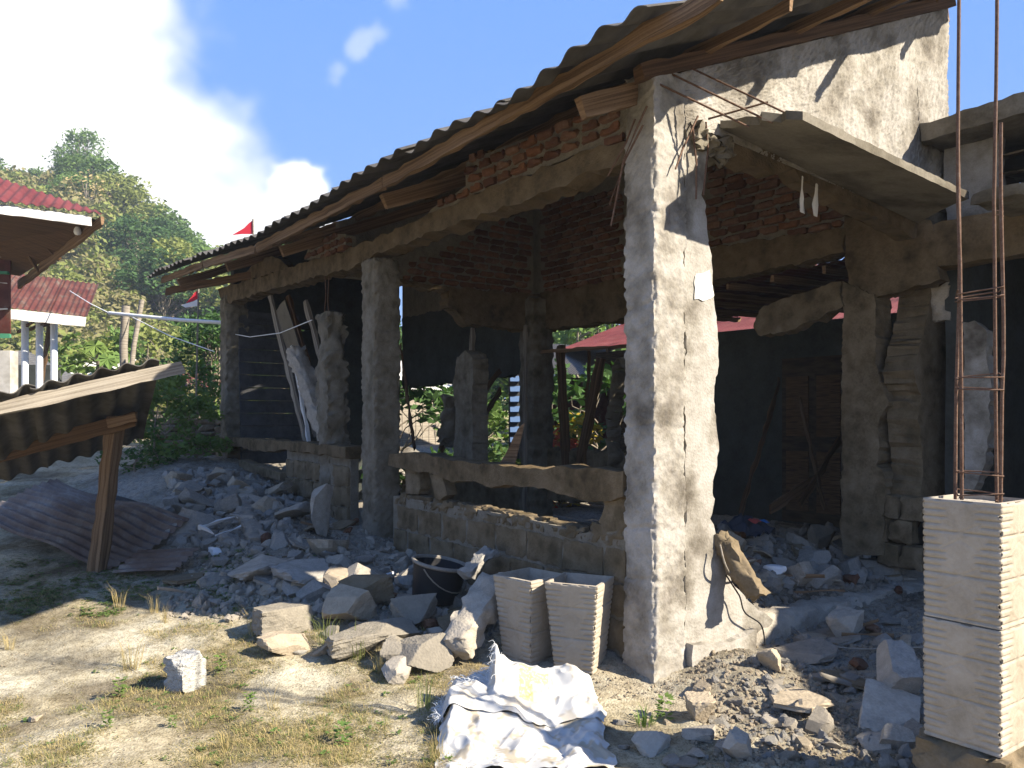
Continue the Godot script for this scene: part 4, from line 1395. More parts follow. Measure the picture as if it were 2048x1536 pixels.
	var el := at_depth(-260, 372, 9.6) - b
	var alongr := (tip - el).normalized()
	var back := (AHEAD * 0.9 - RIGHT * 0.30 + Vector3(0, 0.0, 0)).normalized()
	var rise := (AHEAD * 1.0 - RIGHT * 0.4 + Vector3.UP * 0.52).normalized()
	rise = (rise - alongr * rise.dot(alongr)).normalized()
	var hips := tip.distance_to(el)
	for k in 4:
		var x0 := 0.8 * k
		var x1 := minf(0.8 * (k + 1) + 0.02, hips)
		var hs := Soup.new()
		var nn := 56
		for face in 2:
			var pts := []
			for j in 7:
				for i in nn + 1:
					var q2 := lerpf(x1, x0, float(i) / nn) if face == 0 else lerpf(x0, x1, float(i) / nn)
					var reach := 0.05 + q2 * 0.95
					var y2 := 0.014 * sin(TAU * q2 / 0.12) - 0.004 * face + 0.003 * (k % 2)
					pts.append(tip - alongr * q2 + rise * (reach * j / 6.0 - 0.06) + rise.cross(alongr) * y2 + Vector3(0, 0.04, 0))
			hs.grid(pts, nn, 6)
		part(h, "roof_sheet", done(hs), M.red_roof)
	timber_part(h, "fascia", el + Vector3(0, -0.08, 0), tip + Vector3(0, -0.09, 0) - alongr * 0.12, 0.13, 0.03, M.white_wood, 6.0)
	var heel := at_depth(38, 570, 12.4) - b
	timber_part(h, "verge_board", heel, tip + Vector3(0, -0.06, 0), 0.13, 0.05, M.wood, 8.0)
	timber_part(h, "soffit_rafter", at_depth(40, 440, 11.3) - b, at_depth(120, 520, 11.6) - b, 0.06, 0.05, M.dark_wood, 9.0)
	timber_part(h, "soffit_rafter", at_depth(36, 480, 11.6) - b, at_depth(80, 545, 11.9) - b, 0.06, 0.05, M.dark_wood, 10.0)
	# soffit lining under the overhang
	var sf := Soup.new()
	var sA := tip + Vector3(0, -0.12, 0) + rise * 0.15
	var sB := el + Vector3(0, -0.12, 0) + rise * 0.1
	var sC := at_depth(-200, 520, 12.2) - b
	var sD := at_depth(40, 552, 12.3) - b
	for dy in [0.0, 0.03]:
		sf.quad(sA + Vector3(0, dy, 0), sB + Vector3(0, dy, 0), sC + Vector3(0, dy, 0), sD + Vector3(0, dy, 0), Vector3.UP if dy > 0.0 else Vector3.DOWN)
	part(h, "soffit", done(sf), M.dark_wood)
	var bulb := lathe([Vector2(0.0, -0.06), Vector2(0.035, -0.05), Vector2(0.05, -0.02), Vector2(0.045, 0.02), Vector2(0.025, 0.06), Vector2(0.02, 0.09), Vector2(0.0, 0.09)], 16)
	part(h, "lamp_bulb", bulb, M.glass_bulb, Transform3D(Basis(), at_depth(155, 462, 10.9) - b))

	# second house: rusty roof on white pillars
	var g2 := at_depth(100, 800, 16.0)
	var h2 := thing("veranda_house", "open veranda with rust streaked corrugated roof on slim white pillars", "house", Vector3(g2.x, land(g2.x, g2.z), g2.z))
	var c := h2.position
	var rr := at_depth(172, 636, 15.4) - c
	var rl := at_depth(-70, 610, 14.6) - c
	var ar := (rr - rl).normalized()
	var up2 := at_depth(140, 566, 17.0) - c - rr
	up2 = (up2 - ar * up2.dot(ar))
	var len2 := up2.length() * 1.05
	up2 = up2.normalized()
	for k in 4:
		part(h2, "roof_sheet", wavy(0.68, len2, 0.1, 0.014, 0.003, k * 5.0, 0.006, 5), M.rust_sheet, Transform3D(Basis(ar, up2.cross(ar), up2), rl + ar * (rl.distance_to(rr) - 0.66 * (k + 1)) + Vector3(0, 0.03 + 0.003 * (k % 2), 0)))
	timber_part(h2, "fascia", rl + Vector3(0, -0.08, 0), rr + Vector3(0, -0.08, 0), 0.2, 0.03, M.white_wood, 3.0)
	for k in [[46, 1], [75, 2], [104, 3]]:
		var top := at_depth(k[0] + 4, 640, 15.6) - c
		var sp := Soup.new()
		sp.tube([Vector3(top.x, -0.2, top.z), top], 0.065, 12)
		part(h2, "pillar", done(sp), M.white_plastic)
	timber_part(h2, "brace", at_depth(80, 780, 15.9) - c, at_depth(102, 640, 15.9) - c, 0.09, 0.06, M.dark_wood, 6.0)
	for k in 3:
		timber_part(h2, "rafter", at_depth(36 + k * 24, 665 - k * 6, 15.8) - c, at_depth(70 + k * 30, 640, 15.4) - c, 0.06, 0.05, M.dark_wood, 12.0 + k)
	part(h2, "rear_wall", rough(Vector3(2.2, 1.7, 0.12), 0.6, 0.01, 0.0, 4.0, 1.0, true), M.shaded_blue_wall, Transform3D(Basis(RIGHT, Vector3.UP, -AHEAD), at_depth(30, 0, 19.0) * Vector3(1, 0, 1) - c * Vector3(1, 0, 1) + Vector3(0, 0.2, 0)))
	# dark low roof and bright roof beyond it
	var g3 := at_depth(150, 800, 21.0)
	var h3 := thing("dark_low_roof", "low dark sheet roof sloping down behind the white pillars", "shed", Vector3(g3.x, land(g3.x, g3.z), g3.z))
	part(h3, "wall", rough(Vector3(2.6, 0.9, 0.1), 0.6, 0.01, 0.0, 4.0, 1.0, true), M.dark_wood, Transform3D(Basis(RIGHT, Vector3.UP, -AHEAD), Vector3(-0.8, 0, 0)))
	var r0 := at_depth(50, 700, 21.0) - h3.position
	var r1 := at_depth(165, 760, 20.5) - h3.position
	var ra := (r1 - r0).normalized()
	part(h3, "roof", wavy(r0.distance_to(r1), 1.6, 0.1, 0.012, 0.004, 4.0, 0.01, 4), M.dark_panel, Transform3D(Basis(ra, (-AHEAD * 0.9 - Vector3.UP * 0.35).normalized().cross(ra), (-AHEAD * 0.9 - Vector3.UP * 0.35).normalized()).orthonormalized(), r0))
	var far := single("far_zinc_roof", wavy(2.2, 1.8, 0.1, 0.012, 0.004, 4.0, 0.01, 4), M.white_paint, "bright zinc roof of a low hut beside the papaya tree", "roof")
	far.transform = Transform3D(Basis(RIGHT, (-AHEAD * 0.8 - Vector3.UP * 0.5).normalized().cross(RIGHT), (-AHEAD * 0.8 - Vector3.UP * 0.5).normalized()), at_depth(140, 718, 26.0))
	# rusty roof low in the distance on the right of the shelter
	var g4 := at_depth(370, 770, 19.0)
	var h4 := thing("rusty_hut", "low hut with rust striped roof beyond the hedge", "hut", Vector3(g4.x, land(g4.x, g4.z), g4.z))
	var r40 := at_depth(296, 778, 18.2) - h4.position
	var r41 := at_depth(470, 774, 18.2) - h4.position
	var r4a := (r41 - r40).normalized()
	var r4u := (AHEAD * 0.9 + Vector3.UP * 0.30).normalized()
	for k in 2:
		part(h4, "roof_sheet", wavy(1.02, 1.35, 0.11, 0.016, 0.004, 4.0 + k, 0.01, 4), M.rust_sheet, Transform3D(Basis(r4a, r4u.cross(r4a), r4u).orthonormalized(), r40 + r4a * k))
	part(h4, "wall", rough(Vector3(2.0, 0.9, 0.1), 0.5, 0.01, 0.0, 4.0, 1.0, true), M.grey_wood, Transform3D(Basis(RIGHT, Vector3.UP, -AHEAD), r40.lerp(r41, 0.5) * Vector3(1, 0, 1) + AHEAD * 0.15 + Vector3(0, -0.1, 0)))

	# poles, pipe and wires
	var tubes := [
		["wooden_pole", [[252, 612, 14.0], [247, 690, 14.0], [250, 800, 14.0]], 0.07, "wood", "upright wooden pole carrying the white pipe", "pole", "grey_wood"],
		["leaning_pole", [[284, 600, 14.6], [268, 690, 14.5], [258, 790, 14.3]], 0.045, "wood", "thin leaning pole behind the upright wooden pole", "pole", "grey_wood"],
		["white_pipe", [[218, 626, 13.9], [360, 640, 13.2], [502, 649, 12.6]], 0.03, "", "white pipe laid level across the wooden pole", "pipe", "white_plastic"],
		["white_pole", [[492, 612, 12.7], [486, 740, 12.7], [472, 905, 12.7]], 0.035, "", "tall white pole beside the far house corner", "pole", "white_plastic"],
		["washing_pole", [[410, 730, 15.0], [408, 790, 15.0], [407, 860, 15.0]], 0.025, "", "thin post of a wire fence beyond the hedge", "post", "grey_wood"],
		["washing_pole", [[362, 742, 15.0], [361, 790, 15.0], [360, 850, 15.0]], 0.025, "", "thin post of a wire fence beyond the hedge", "post", "grey_wood"],
		["overhead_wire", [[140, 582, 15.0], [180, 607, 14.4], [218, 626, 13.9]], 0.008, "", "taut wire from the rusty veranda roof to the white pipe", "wire", "white_plastic"],
		["overhead_wire", [[260, 632, 14.0], [340, 672, 13.2], [428, 703, 12.3]], 0.008, "", "wire from the wooden pole to the far house corner", "wire", "white_plastic"],
		["overhead_wire", [[446, 664, 12.2], [500, 674, 11.0], [560, 666, 10.0], [624, 640, 9.0]], 0.006, "", "slack wire hung between far corner and broken third column", "wire", "white_plastic"],
	]
	for t in tubes:
		var sp := Soup.new()
		var path := []
		var o0 := at_depth(t[1][-1][0], t[1][-1][1], t[1][-1][2])
		for p in t[1]:
			path.append(at_depth(p[0], p[1], p[2]) - o0)
		sp.tube(path, t[2], 8)
		single(t[0], done(sp), M[t[6]], t[4], t[5], o0, "posts of the wire fence" if t[0] == "washing_pole" else "")
	# two flags
	flag("plain red flag flying above the eave of the ruin", [506, 438], [508, 520], 15.0, [[506, 440], [498, 446], [488, 456], [478, 462], [464, 470], [484, 468], [505, 468]], [])
	flag("red and white flag on a pole in front of the hill", [397, 578], [392, 800], 13.4, [[397, 580], [389, 585], [383, 594], [372, 606], [386, 602], [396, 597]], [[396, 598], [386, 603], [362, 610], [370, 615], [394, 612]])

	# earth bank with stones behind the shelter
	var bank := thing("stone_bank", "low bank of dry earth and flat stones behind the collapsed shelter", "bank", on_ground(330, 930))
	var k := 0
	for row in 5:
		for i in 9:
			k += 1
			part(bank, "stone", lump(300 + k % 7, Vector3(0.36, 0.14, 0.3), 8, 0.25), M["rubble_tan"], Transform3D(Basis(Vector3.UP, rnd(-0.4, 0.4)), RIGHT * (-1.0 + i * 0.3 + rnd(-0.05, 0.05)) + AHEAD * (2.2 + row * 0.12) + Vector3(0, 0.1 + row * 0.115, 0)))

func flag(label: String, top: Array, foot: Array, z: float, red: Array, white: Array):
	var f := thing("flag", label, "flag", at_depth(foot[0], foot[1], z))
	var o := f.position
	var sp := Soup.new()
	sp.tube([Vector3.ZERO, at_depth(top[0], top[1], z) - o], 0.015, 6)
	part(f, "pole", done(sp), M.grey_wood)
	var mp := Transform3D(Basis(RIGHT * (z / FOCAL), Vector3.DOWN * (z / FOCAL), AHEAD), at_depth(0, 0, z) - o)
	var cloth := []
	for p in red:
		cloth.append(Vector2(p[0], p[1]))
	part(f, "cloth", slab(cloth, mp, 0.01), M.flag_red)
	if white.size():
		var c2 := []
		for p in white:
			c2.append(Vector2(p[0], p[1]))
		part(f, "cloth", slab(c2, mp, 0.01), M.flag_white)

# ---------- hill, trees ----------
func leaf_ball(s: Soup, c: Vector3, r: Vector3, n: int, size: float, rr: RandomNumberGenerator, droop := 0.0):
	for i in n:
		var d := Vector3(rr.randf_range(-1, 1), rr.randf_range(-1, 1), rr.randf_range(-1, 1))
		if d.length() > 1.0 or d.length() < 0.25:
			d = d.normalized() * rr.randf_range(0.55, 1.0)
		var p := c + d * r
		var u := Vector3(rr.randf_range(-1, 1), rr.randf_range(-0.6, 0.6), rr.randf_range(-1, 1)).normalized()
		var w := u.cross(Vector3(rr.randf_range(-1, 1), rr.randf_range(-1, 1), rr.randf_range(-1, 1))).normalized()
		if droop > 0.0:
			u = u.lerp(Vector3.DOWN, droop).normalized()
			w = u.cross(w).normalized()
		var sz := size * rr.randf_range(0.6, 1.3)
		var k := s.v.size()
		s.v.append(p - u * sz)
		s.v.append(p + w * sz * 0.45)
		s.v.append(p + u * sz)
		s.v.append(p - w * sz * 0.45)
		s.idx.append_array(PackedInt32Array([k, k + 1, k + 2, k, k + 2, k + 3]))

func limb_path(a: Vector3, b: Vector3, rr: RandomNumberGenerator, bend: float) -> Array:
	var out := []
	for i in 5:
		var t := i / 4.0
		out.append(a.lerp(b, t) + Vector3(rr.randf_range(-1, 1), 0, rr.randf_range(-1, 1)) * bend * sin(t * PI))
	return out

# tree of kind: [height, crown radius, clump count, leaves per clump, leaf size, openness]
func tree_meshes(sd: int, hgt: float, rad: float, clumps: int, leaves: int, lsize: float, low: float, droop := 0.0) -> Array:
	var rr := RandomNumberGenerator.new()
	rr.seed = sd
	var crown := Soup.new()
	var trunk := Soup.new()
	trunk.tube(limb_path(Vector3(0, -0.5, 0), Vector3(rr.randf_range(-0.3, 0.3), hgt * 0.8, rr.randf_range(-0.3, 0.3)), rr, 0.2), hgt * 0.022, 7, hgt * 0.006)
	for i in clumps:
		var g := TAU * i / clumps * 2.4 + rr.randf_range(-0.4, 0.4)
		var t := rr.randf()
		var y := lerpf(low, 1.0, t) * hgt
		var reach := rad * sqrt(maxf(0.05, 1.0 - pow(t * 1.9 - 0.8, 2.0))) * rr.randf_range(0.45, 1.0)
		var c := Vector3(cos(g) * reach, y, sin(g) * reach)
		trunk.tube(limb_path(Vector3(0, y * rr.randf_range(0.45, 0.75), 0), c, rr, 0.15), hgt * 0.007, 5, hgt * 0.002)
		var r := rad * rr.randf_range(0.26, 0.48)
		leaf_ball(crown, c, Vector3(r, r * 0.7, r), leaves, lsize, rr, droop)
	return [done(crown), done(trunk)]

func plant_tree(called: String, meshes: Array, leaf: Material, at: Vector3, label: String, category: String, group: String, scale := 1.0):
	var t := thing(called, label, category, at, group)
	t.rotation.y = rnd(0, TAU)
	t.scale = Vector3.ONE * scale
	part(t, "crown", meshes[0], leaf)
	part(t, "trunk", meshes[1], M.bark)
	return t

func build_hill():
	var kinds := []
	for i in 4:
		kinds.append(tree_meshes(100 + i, 7.0, 3.0, 34, 150, 0.19, 0.3))
	for i in 2:
		kinds.append(tree_meshes(120 + i, 6.0, 2.2, 26, 140, 0.17, 0.15, 0.4))
	var leafs := ["leaf_dark", "leaf_mid", "leaf_olive", "leaf_mid"]
	var names := {"leaf_dark": "dark green tree in the wood on the hill", "leaf_mid": "mid green tree in the wood on the hill", "leaf_olive": "olive green tree in the wood on the hill"}
	# crest and shoulder: trees one can tell apart
	var rows := [[96.0, -60.0, 800.0, 24.0], [86.0, -40.0, 640.0, 27.0], [75.0, 150.0, 620.0, 30.0], [64.0, 280.0, 640.0, 34.0], [54.0, 330.0, 720.0, 38.0]]
	for r in rows:
		var px: float = r[1]
		while px < r[2]:
			var z: float = r[0] + rnd(-4, 4)
			var p := at_depth(px + rnd(-8, 8), 0, z)
			p.y = land(p.x, p.z) - 0.3
			var lf: String = pick(leafs)
			plant_tree("hill_tree", pick(kinds), M[lf], p, names[lf], "tree", names[lf] + "s", rnd(0.75, 1.2))
			px += r[3] * rnd(0.75, 1.25)
	# the tall feathery tree on the crest and a bare one under it
	var tall := tree_meshes(200, 15.0, 4.2, 46, 90, 0.22, 0.25, 0.35)
	var p0 := at_depth(165, 0, 92.0)
	p0.y = land(p0.x, p0.z) - 1.0
	plant_tree("tall_tree", tall, M.leaf_mid, p0, "tall feathery tree rising above the wood on the crest", "tree", "", 0.9)
	var thin := tree_meshes(210, 8.0, 2.6, 16, 16, 0.2, 0.4)
	var p1 := at_depth(178, 0, 70.0)
	p1.y = land(p1.x, p1.z)
	plant_tree("bare_tree", thin, M.straw, p1, "nearly bare pale grey tree under the tall feathery tree", "tree", "", 0.85)
	# dry scrub covering the slope
	var bush := Soup.new()
	var rr := RandomNumberGenerator.new()
	rr.seed = 4
	for i in 7:
		leaf_ball(bush, Vector3(rr.randf_range(-0.7, 0.7), rr.randf_range(0.2, 0.9), rr.randf_range(-0.7, 0.7)), Vector3(0.5, 0.45, 0.5), 90, 0.10, rr, -0.4)
	var bm := done(bush)
	for which in [["scrub", "scrub", 1500, "dry brown scrub covering the hillside"], ["leaf_olive", "bushes", 1100, "olive green bushes mixed into the scrub on the hillside"]]:
		var mm := MultiMesh.new()
		mm.transform_format = MultiMesh.TRANSFORM_3D
		mm.mesh = bm
		mm.instance_count = which[2]
		for i in which[2]:
			var z := sqrt(rnd(26.0 * 26.0, 94.0 * 94.0))
			var p := at_depth(rnd(-80, 760), 0, z)
			p.y = land(p.x, p.z) - 0.25
			var sc := rnd(0.8, 1.9) * (0.7 + z / 90.0)
			mm.set_instance_transform(i, Transform3D(Basis(Vector3.UP, rnd(0, TAU)).scaled(Vector3(sc, sc * rnd(0.7, 1.2), sc)), p))
		var mi := MultiMeshInstance3D.new()
		mi.name = which[1]
		mi.multimesh = mm
		mi.material_override = M[which[0]]
		mi.set_meta("kind", "stuff")
		mi.set_meta("label", which[3])
		mi.set_meta("category", "scrub")
		add_child(mi)
	# nearer greenery: hedge, bushes by the houses, mango behind the pole
	var bushk := []
	for i in 3:
		bushk.append(tree_meshes(230 + i, 1.5, 0.8, 14, 60, 0.07, 0.1))
	var spots := [[330, 900, 10.8, 0.75, "leaf_mid", "dark leafy bush at the foot of the stone bank"], [395, 900, 11.2, 0.6, "leaf_mid", "low dark bush between stone bank and far corner column"], [270, 900, 10.4, 0.5, "leaf_dark", "small dark bush behind the shelter post"], [350, 850, 14.0, 1.0, "leaf_light", "bright green leafy hedge bush behind the stone bank"], [385, 855, 14.3, 1.1, "leaf_mid", "dark hedge bush next to the far house corner"], [130, 800, 22.0, 1.6, "leaf_light", "yellowish green bush between the white pillars and the papaya"], [205, 800, 24.0, 2.0, "leaf_olive", "olive bush behind the papaya trunk"], [240, 790, 28.0, 2.3, "leaf_mid", "bush at the foot of the hill behind the wooden pole"], [320, 790, 30.0, 2.6, "leaf_olive", "wide bush at the foot of the hill above the rusty hut"], [60, 810, 19.5, 0.7, "leaf_yellow", "yellow leafed bush at the foot of the white pillars"]]
	for s in spots:
		var p := at_depth(s[0], 0, s[2])
		p.y = land(p.x, p.z) - 0.1
		plant_tree("bush", pick(bushk), M[s[4]], p, s[5], "bush", "", s[3])
	var mango := tree_meshes(240, 4.6, 1.9, 30, 130, 0.10, 0.12)
	var pm := at_depth(425, 0, 17.5)
	pm.y = land(pm.x, pm.z) - 0.2
	plant_tree("mango_tree", mango, M.leaf_dark, pm, "dense dark tree behind the far corner column", "tree", "", 0.66)
	var pm2 := at_depth(560, 0, 16.0)
	pm2.y = land(pm2.x, pm2.z) - 0.2
	plant_tree("mango_tree", mango, M.leaf_mid, pm2, "leafy tree beyond the end wall of the ruin", "tree", "", 0.6)
	# the papaya: bare stem, lobed leaves on long stalks
	var pp := at_depth(200, 0, 18.0)
	pp.y = land(pp.x, pp.z)
	var pa := thing("papaya_tree", "small papaya tree with drooping lobed leaves behind the shelter roof", "tree", pp)
	var st := Soup.new()
	st.tube([Vector3(0, -0.3, 0), Vector3(0.03, 1.2, 0), Vector3(-0.03, 2.15, 0)], 0.1, 8, 0.06)
	part(pa, "trunk", done(st), M.bark)
	var r2 := RandomNumberGenerator.new()
	r2.seed = 77
	var lf := Soup.new()
	var nlobes := 7
	for i in nlobes:
		var g := lerpf(-2.2, 2.2, i / float(nlobes - 1))
		var dir := Vector3(sin(g), 0, cos(g))
		var sidev := Vector3(cos(g), 0, -sin(g))
		var l := 0.31 - 0.045 * absf(g)
		lf.tri(Vector3.ZERO, dir * l * 0.6 + sidev * 0.09 + Vector3(0, 0.02, 0), dir * l + Vector3(0, -0.06, 0), Vector3.UP)
		lf.tri(Vector3.ZERO, dir * l * 0.6 - sidev * 0.09 + Vector3(0, 0.02, 0), dir * l + Vector3(0, -0.06, 0), Vector3.UP)
	var leaf := done(lf)
	for i in 26:
		var g := r2.randf() * TAU
		var el := r2.randf_range(-0.35, 0.9)
		var dir := Vector3(cos(g) * cos(el), sin(el), sin(g) * cos(el))
		var base := Vector3(-0.03, 2.0 + r2.randf_range(-0.2, 0.15), 0)
		var tip := base + dir * r2.randf_range(0.5, 0.85)
		var sp := Soup.new()
		sp.tube([base, base.lerp(tip, 0.5) + Vector3(0, 0.05, 0), tip], 0.012, 5)
		var lfn := part(pa, "leaf", leaf, M.leaf_mid if i % 5 else M.leaf_light, Transform3D(Basis(Vector3.UP, atan2(dir.x, dir.z)) * Basis(Vector3.RIGHT, r2.randf_range(0.1, 0.9)), tip))
		part(pa, "stalk", done(sp), M.leaf_light)
	# plants seen through the house
	var seen := [[800, 13.5, 1.5, "leaf_dark", "dark leafy shrub outside the broken window of the far room"], [960, 14.0, 1.2, "leaf_mid", "spiky green shrub behind the grey door frame"], [985, 15.0, 1.0, "leaf_light", "light green shrub beside the blue shutter"], [1150, 12.8, 0.95, "leaf_yellow", "yellow leafed shrub seen between the crossed posts"], [1120, 12.4, 0.8, "leaf_red", "red leafed shrub at the foot of the crossed posts"], [1195, 13.4, 1.5, "leaf_dark", "dark green shrub beside the yellow leafed shrub"], [1170, 20.0, 2.6, "leaf_mid", "leafy tree above the brown hut"], [1090, 15.5, 1.6, "leaf_dark", "dark shrub left of the brown hut"]]
	for s in seen:
		var p := at_depth(s[0], 0, s[1])
		p.y = land(p.x, p.z) - 0.1
		plant_tree("shrub", pick(bushk), M[s[3]], p, s[4], "shrub", "", s[2])
	for i in 9:
		var p := at_depth(700 + i * 75 + rnd(-15, 15), 0, rnd(26, 34))
		p.y = land(p.x, p.z) - 0.3
		plant_tree("yard_tree", kinds[i % 6], M[["leaf_dark", "leaf_mid"][i % 2]], p, "green tree standing behind the ruin and its rear house", "tree", "trees behind the ruin", rnd(0.55, 0.8))

# ---------- rubble ----------
func build_rubble():
	var lumps := []
	for i in 10:
		lumps.append(lump(500 + i, Vector3(1, rnd(0.5, 0.8), rnd(0.7, 1.0)), 9, 0.2))
	for i in 5:
		lumps.append(lump(520 + i, Vector3(1.15, rnd(0.28, 0.4), rnd(0.7, 0.95)), 6, 0.2))
	var mats := ["rubble0", "rubble1", "rubble2", "rubble3", "rubble0", "rubble3"]
	# [left, right, top, bottom in the photograph, how many, smallest, largest, label]
	var zones := [
		[335, 585, 950, 1085, 62, 0.14, 0.42, "grey concrete lump in the spill under the far end of the side wall"],
		[400, 770, 1085, 1195, 52, 0.08, 0.30, "dusty grey rubble piece on the slope below the second column"],
		[770, 985, 1105, 1215, 34, 0.08, 0.26, "dusty grey rubble piece below the low block wall near the bucket"],
		[520, 960, 1200, 1310, 26, 0.06, 0.2, "small grey rubble piece at the edge of the grass before the bucket"],
		[1455, 1840, 1055, 1170, 64, 0.10, 0.34, "grey rubble lump inside the front room behind the foundation sill"],
		[1560, 1850, 1245, 1500, 44, 0.05, 0.17, "grey rubble piece on the shaded ground before the foundation sill"],
		[1385, 1600, 1370, 1530, 24, 0.05, 0.15, "crumbled concrete piece at the foot of the corner column"],
		[1240, 1480, 1440, 1536, 10, 0.05, 0.12, "small dark stone in the shade between sack and tall pot pillar"],
	]
	for z in zones:
		for i in z[4]:
			var px := rnd(z[0], z[1])
			var py := rnd(z[2], z[3])
			var p := on_ground(px, py)
			var big: float = z[5] * pow(z[6] / z[5], pow(rng.randf(), 1.5))
			if p.x > -0.12 and p.x < 0.3 and p.z < 0.05 and p.z > -9.3:
				p.x = -0.14 - big * 0.4
				p.y = land(p.x, p.z)
			var o := single("rubble_piece", pick(lumps), M[pick(mats)], z[7], "rubble", p + Vector3(0, big * rnd(0.02, 0.16), 0), "rubble: " + z[7])
			o.basis = Basis.from_euler(Vector3(rnd(-0.5, 0.5), rnd(0, TAU), rnd(-0.5, 0.5))).scaled(Vector3(big, big * rnd(0.8, 1.1), big))
	# broken brick, plaster flakes and splinters mixed in
	var bit := rough(Vector3(0.1, 0.055, 0.09), 0.025, 0.006, 0.014, 61.0, 12.0)
	var flake := slab([Vector2(-0.11, -0.07), Vector2(0.02, -0.1), Vector2(0.12, -0.03), Vector2(0.08, 0.08), Vector2(-0.05, 0.1)], front_at(0.0), 0.016, 0.012, 4.0, 0.03)
	var mixes := [[345, 780, 960, 1200, "among the rubble along the side wall"], [780, 985, 1110, 1260, "among the rubble near the bucket"], [1450, 1840, 1070, 1200, "on the heap of the front room"], [1560, 1840, 1250, 1420, "on the ground before the front wall"]]
	for z in mixes:
		for i in (2 if z[0] == 1560 else 7):
			var p := on_ground(rnd(z[0], z[1]), rnd(z[2], z[3]))
			var o := single("broken_brick", bit, M["brick%d" % (i % 4)], "broken red brick " + z[4], "brick", p + Vector3(0, 0.03, 0), "broken bricks " + z[4])
			o.basis = Basis.from_euler(Vector3(rnd(-0.6, 0.6), rnd(0, TAU), rnd(-0.6, 0.6))).scaled(Vector3.ONE * rnd(0.6, 1.25))
		for i in (5 if z[0] == 1560 else 12):
			var p := on_ground(rnd(z[0], z[1]), rnd(z[2], z[3]))
			var o := single("plaster_flake", flake, M[["rubble1", "rubble2", "rubble_tan"][i % 3]], "flat flake of plaster " + z[4], "plaster", p + Vector3(0, 0.04, 0), "plaster flakes " + z[4])
			o.basis = Basis.from_euler(Vector3(-PI / 2 + rnd(-0.6, 0.6), rnd(0, TAU), rnd(-0.3, 0.3))).scaled(Vector3.ONE * rnd(0.6, 1.6))
		for i in 4:
			var p := on_ground(rnd(z[0], z[1]), rnd(z[2], z[3]))
			var o := single("wood_splinter", timber(rnd(0.2, 0.6), 0.03, 0.02, rnd(0, 90)), M[["wood", "grey_wood"][i % 2]], "thin splintered batten " + z[4], "splinter", p + Vector3(0, 0.05, 0), "splinters " + z[4])
			o.basis = Basis.from_euler(Vector3(0, rnd(0, TAU), rnd(-0.35, 0.35)))
	# large pieces, each its own
	var large := [
		[690, 1238, "lump", Vector3(0.36, 0.24, 0.28), 0.3, 0.1, "pale rough lump of concrete in a patch of sun before the bucket", "rubble2", 0.04],
		[732, 1212, "box", Vector3(0.33, 0.18, 0.2), -0.25, 0.22, "brown broken block tilted on a flat slab before the bucket", "rubble_tan", 0.16],
		[745, 1285, "box", Vector3(0.55, 0.12, 0.36), -0.2, 0.05, "wide flat slab under the tilted brown block", "rubble_dull", 0.05],
		[828, 1248, "box", Vector3(0.24, 0.19, 0.2), 0.5, 0.1, "squarish block in front of the bucket", "rubble_dull", 0.08],
		[850, 1335, "box", Vector3(0.3, 0.16, 0.24), -0.5, 0.3, "slab corner tipped towards the grass beside the sack", "rubble_dull", 0.08],
		[805, 1325, "lump", Vector3(0.26, 0.14, 0.22), 0.8, 0.1, "grey slab piece leaning on the tipped slab corner", "rubble_dull", 0.06],
		[570, 1308, "lump", Vector3(0.28, 0.15, 0.2), 0.4, 0.1, "pale lump of concrete lying alone at the grass edge", "rubble2", 0.04],
		[560, 1258, "box", Vector3(0.34, 0.16, 0.24), 0.1, -0.05, "dark grey broken block in the shade at the grass edge", "rubble_dull", 0.06],
		[796, 1352, "lump", Vector3(0.24, 0.13, 0.2), 1.1, 0.0, "low pale stone between grass tufts and sack", "rubble0", 0.03],
		[640, 1070, "box", Vector3(0.2, 0.46, 0.07), 0.5, -0.35, "thin slab propped on edge by the second column", "rubble0", 0.12],
		[620, 1165, "lump", Vector3(0.46, 0.18, 0.4), 0.2, 0.2, "broad shaded slab piece below the second column", "rubble3", 0.05],
		[520, 1150, "lump", Vector3(0.5, 0.14, 0.34), 0.6, 0.1, "flat shaded slab piece near the fallen roof sheets", "rubble0", 0.04],
		[1790, 1400, "lump", Vector3(0.34, 0.24, 0.2), 0.7, 0.4, "largest pointed slab piece beside the tall pot pillar", "rubble3", 0.08],
		[1780, 1440, "box", Vector3(0.34, 0.07, 0.24), 0.5, 0.45, "tilted plate of concrete in front of the pointed slab piece", "rubble0", 0.08],
		[1620, 1320, "box", Vector3(0.32, 0.08, 0.24), -0.3, 0.12, "flat plaster plate beside the cable on the rubble", "rubble1", 0.05],
		[1690, 1280, "lump", Vector3(0.22, 0.18, 0.17), 0.2, 0.2, "upright grey lump before the foundation sill", "rubble0", 0.08],
		[1480, 1515, "lump", Vector3(0.14, 0.12, 0.12), 0.2, 0.0, "rounded dark stone at the edge of the pillar shadow", "rubble0", 0.04],
		[1300, 1500, "lump", Vector3(0.16, 0.11, 0.13), 0.2, 0.0, "flat dark stone beside the white sack", "rubble0", 0.03],
		[1400, 1440, "lump", Vector3(0.17, 0.13, 0.14), 0.9, 0.0, "sunlit crumbly lump beside the green weed at the column foot", "rubble2", 0.05],
		[1540, 1335, "lump", Vector3(0.13, 0.13, 0.12), 0.4, 0.0, "pale crumbly lump below the plinth of the corner column", "rubble2", 0.05],
		[1645, 1100, "lump", Vector3(0.34, 0.26, 0.3), 0.4, 0.0, "rounded lump on top of the heap inside the front room", "rubble1", 0.12],
		[1760, 1085, "lump", Vector3(0.4, 0.24, 0.3), 1.4, 0.1, "wide lump below the shattered inner column", "rubble0", 0.1],
	]
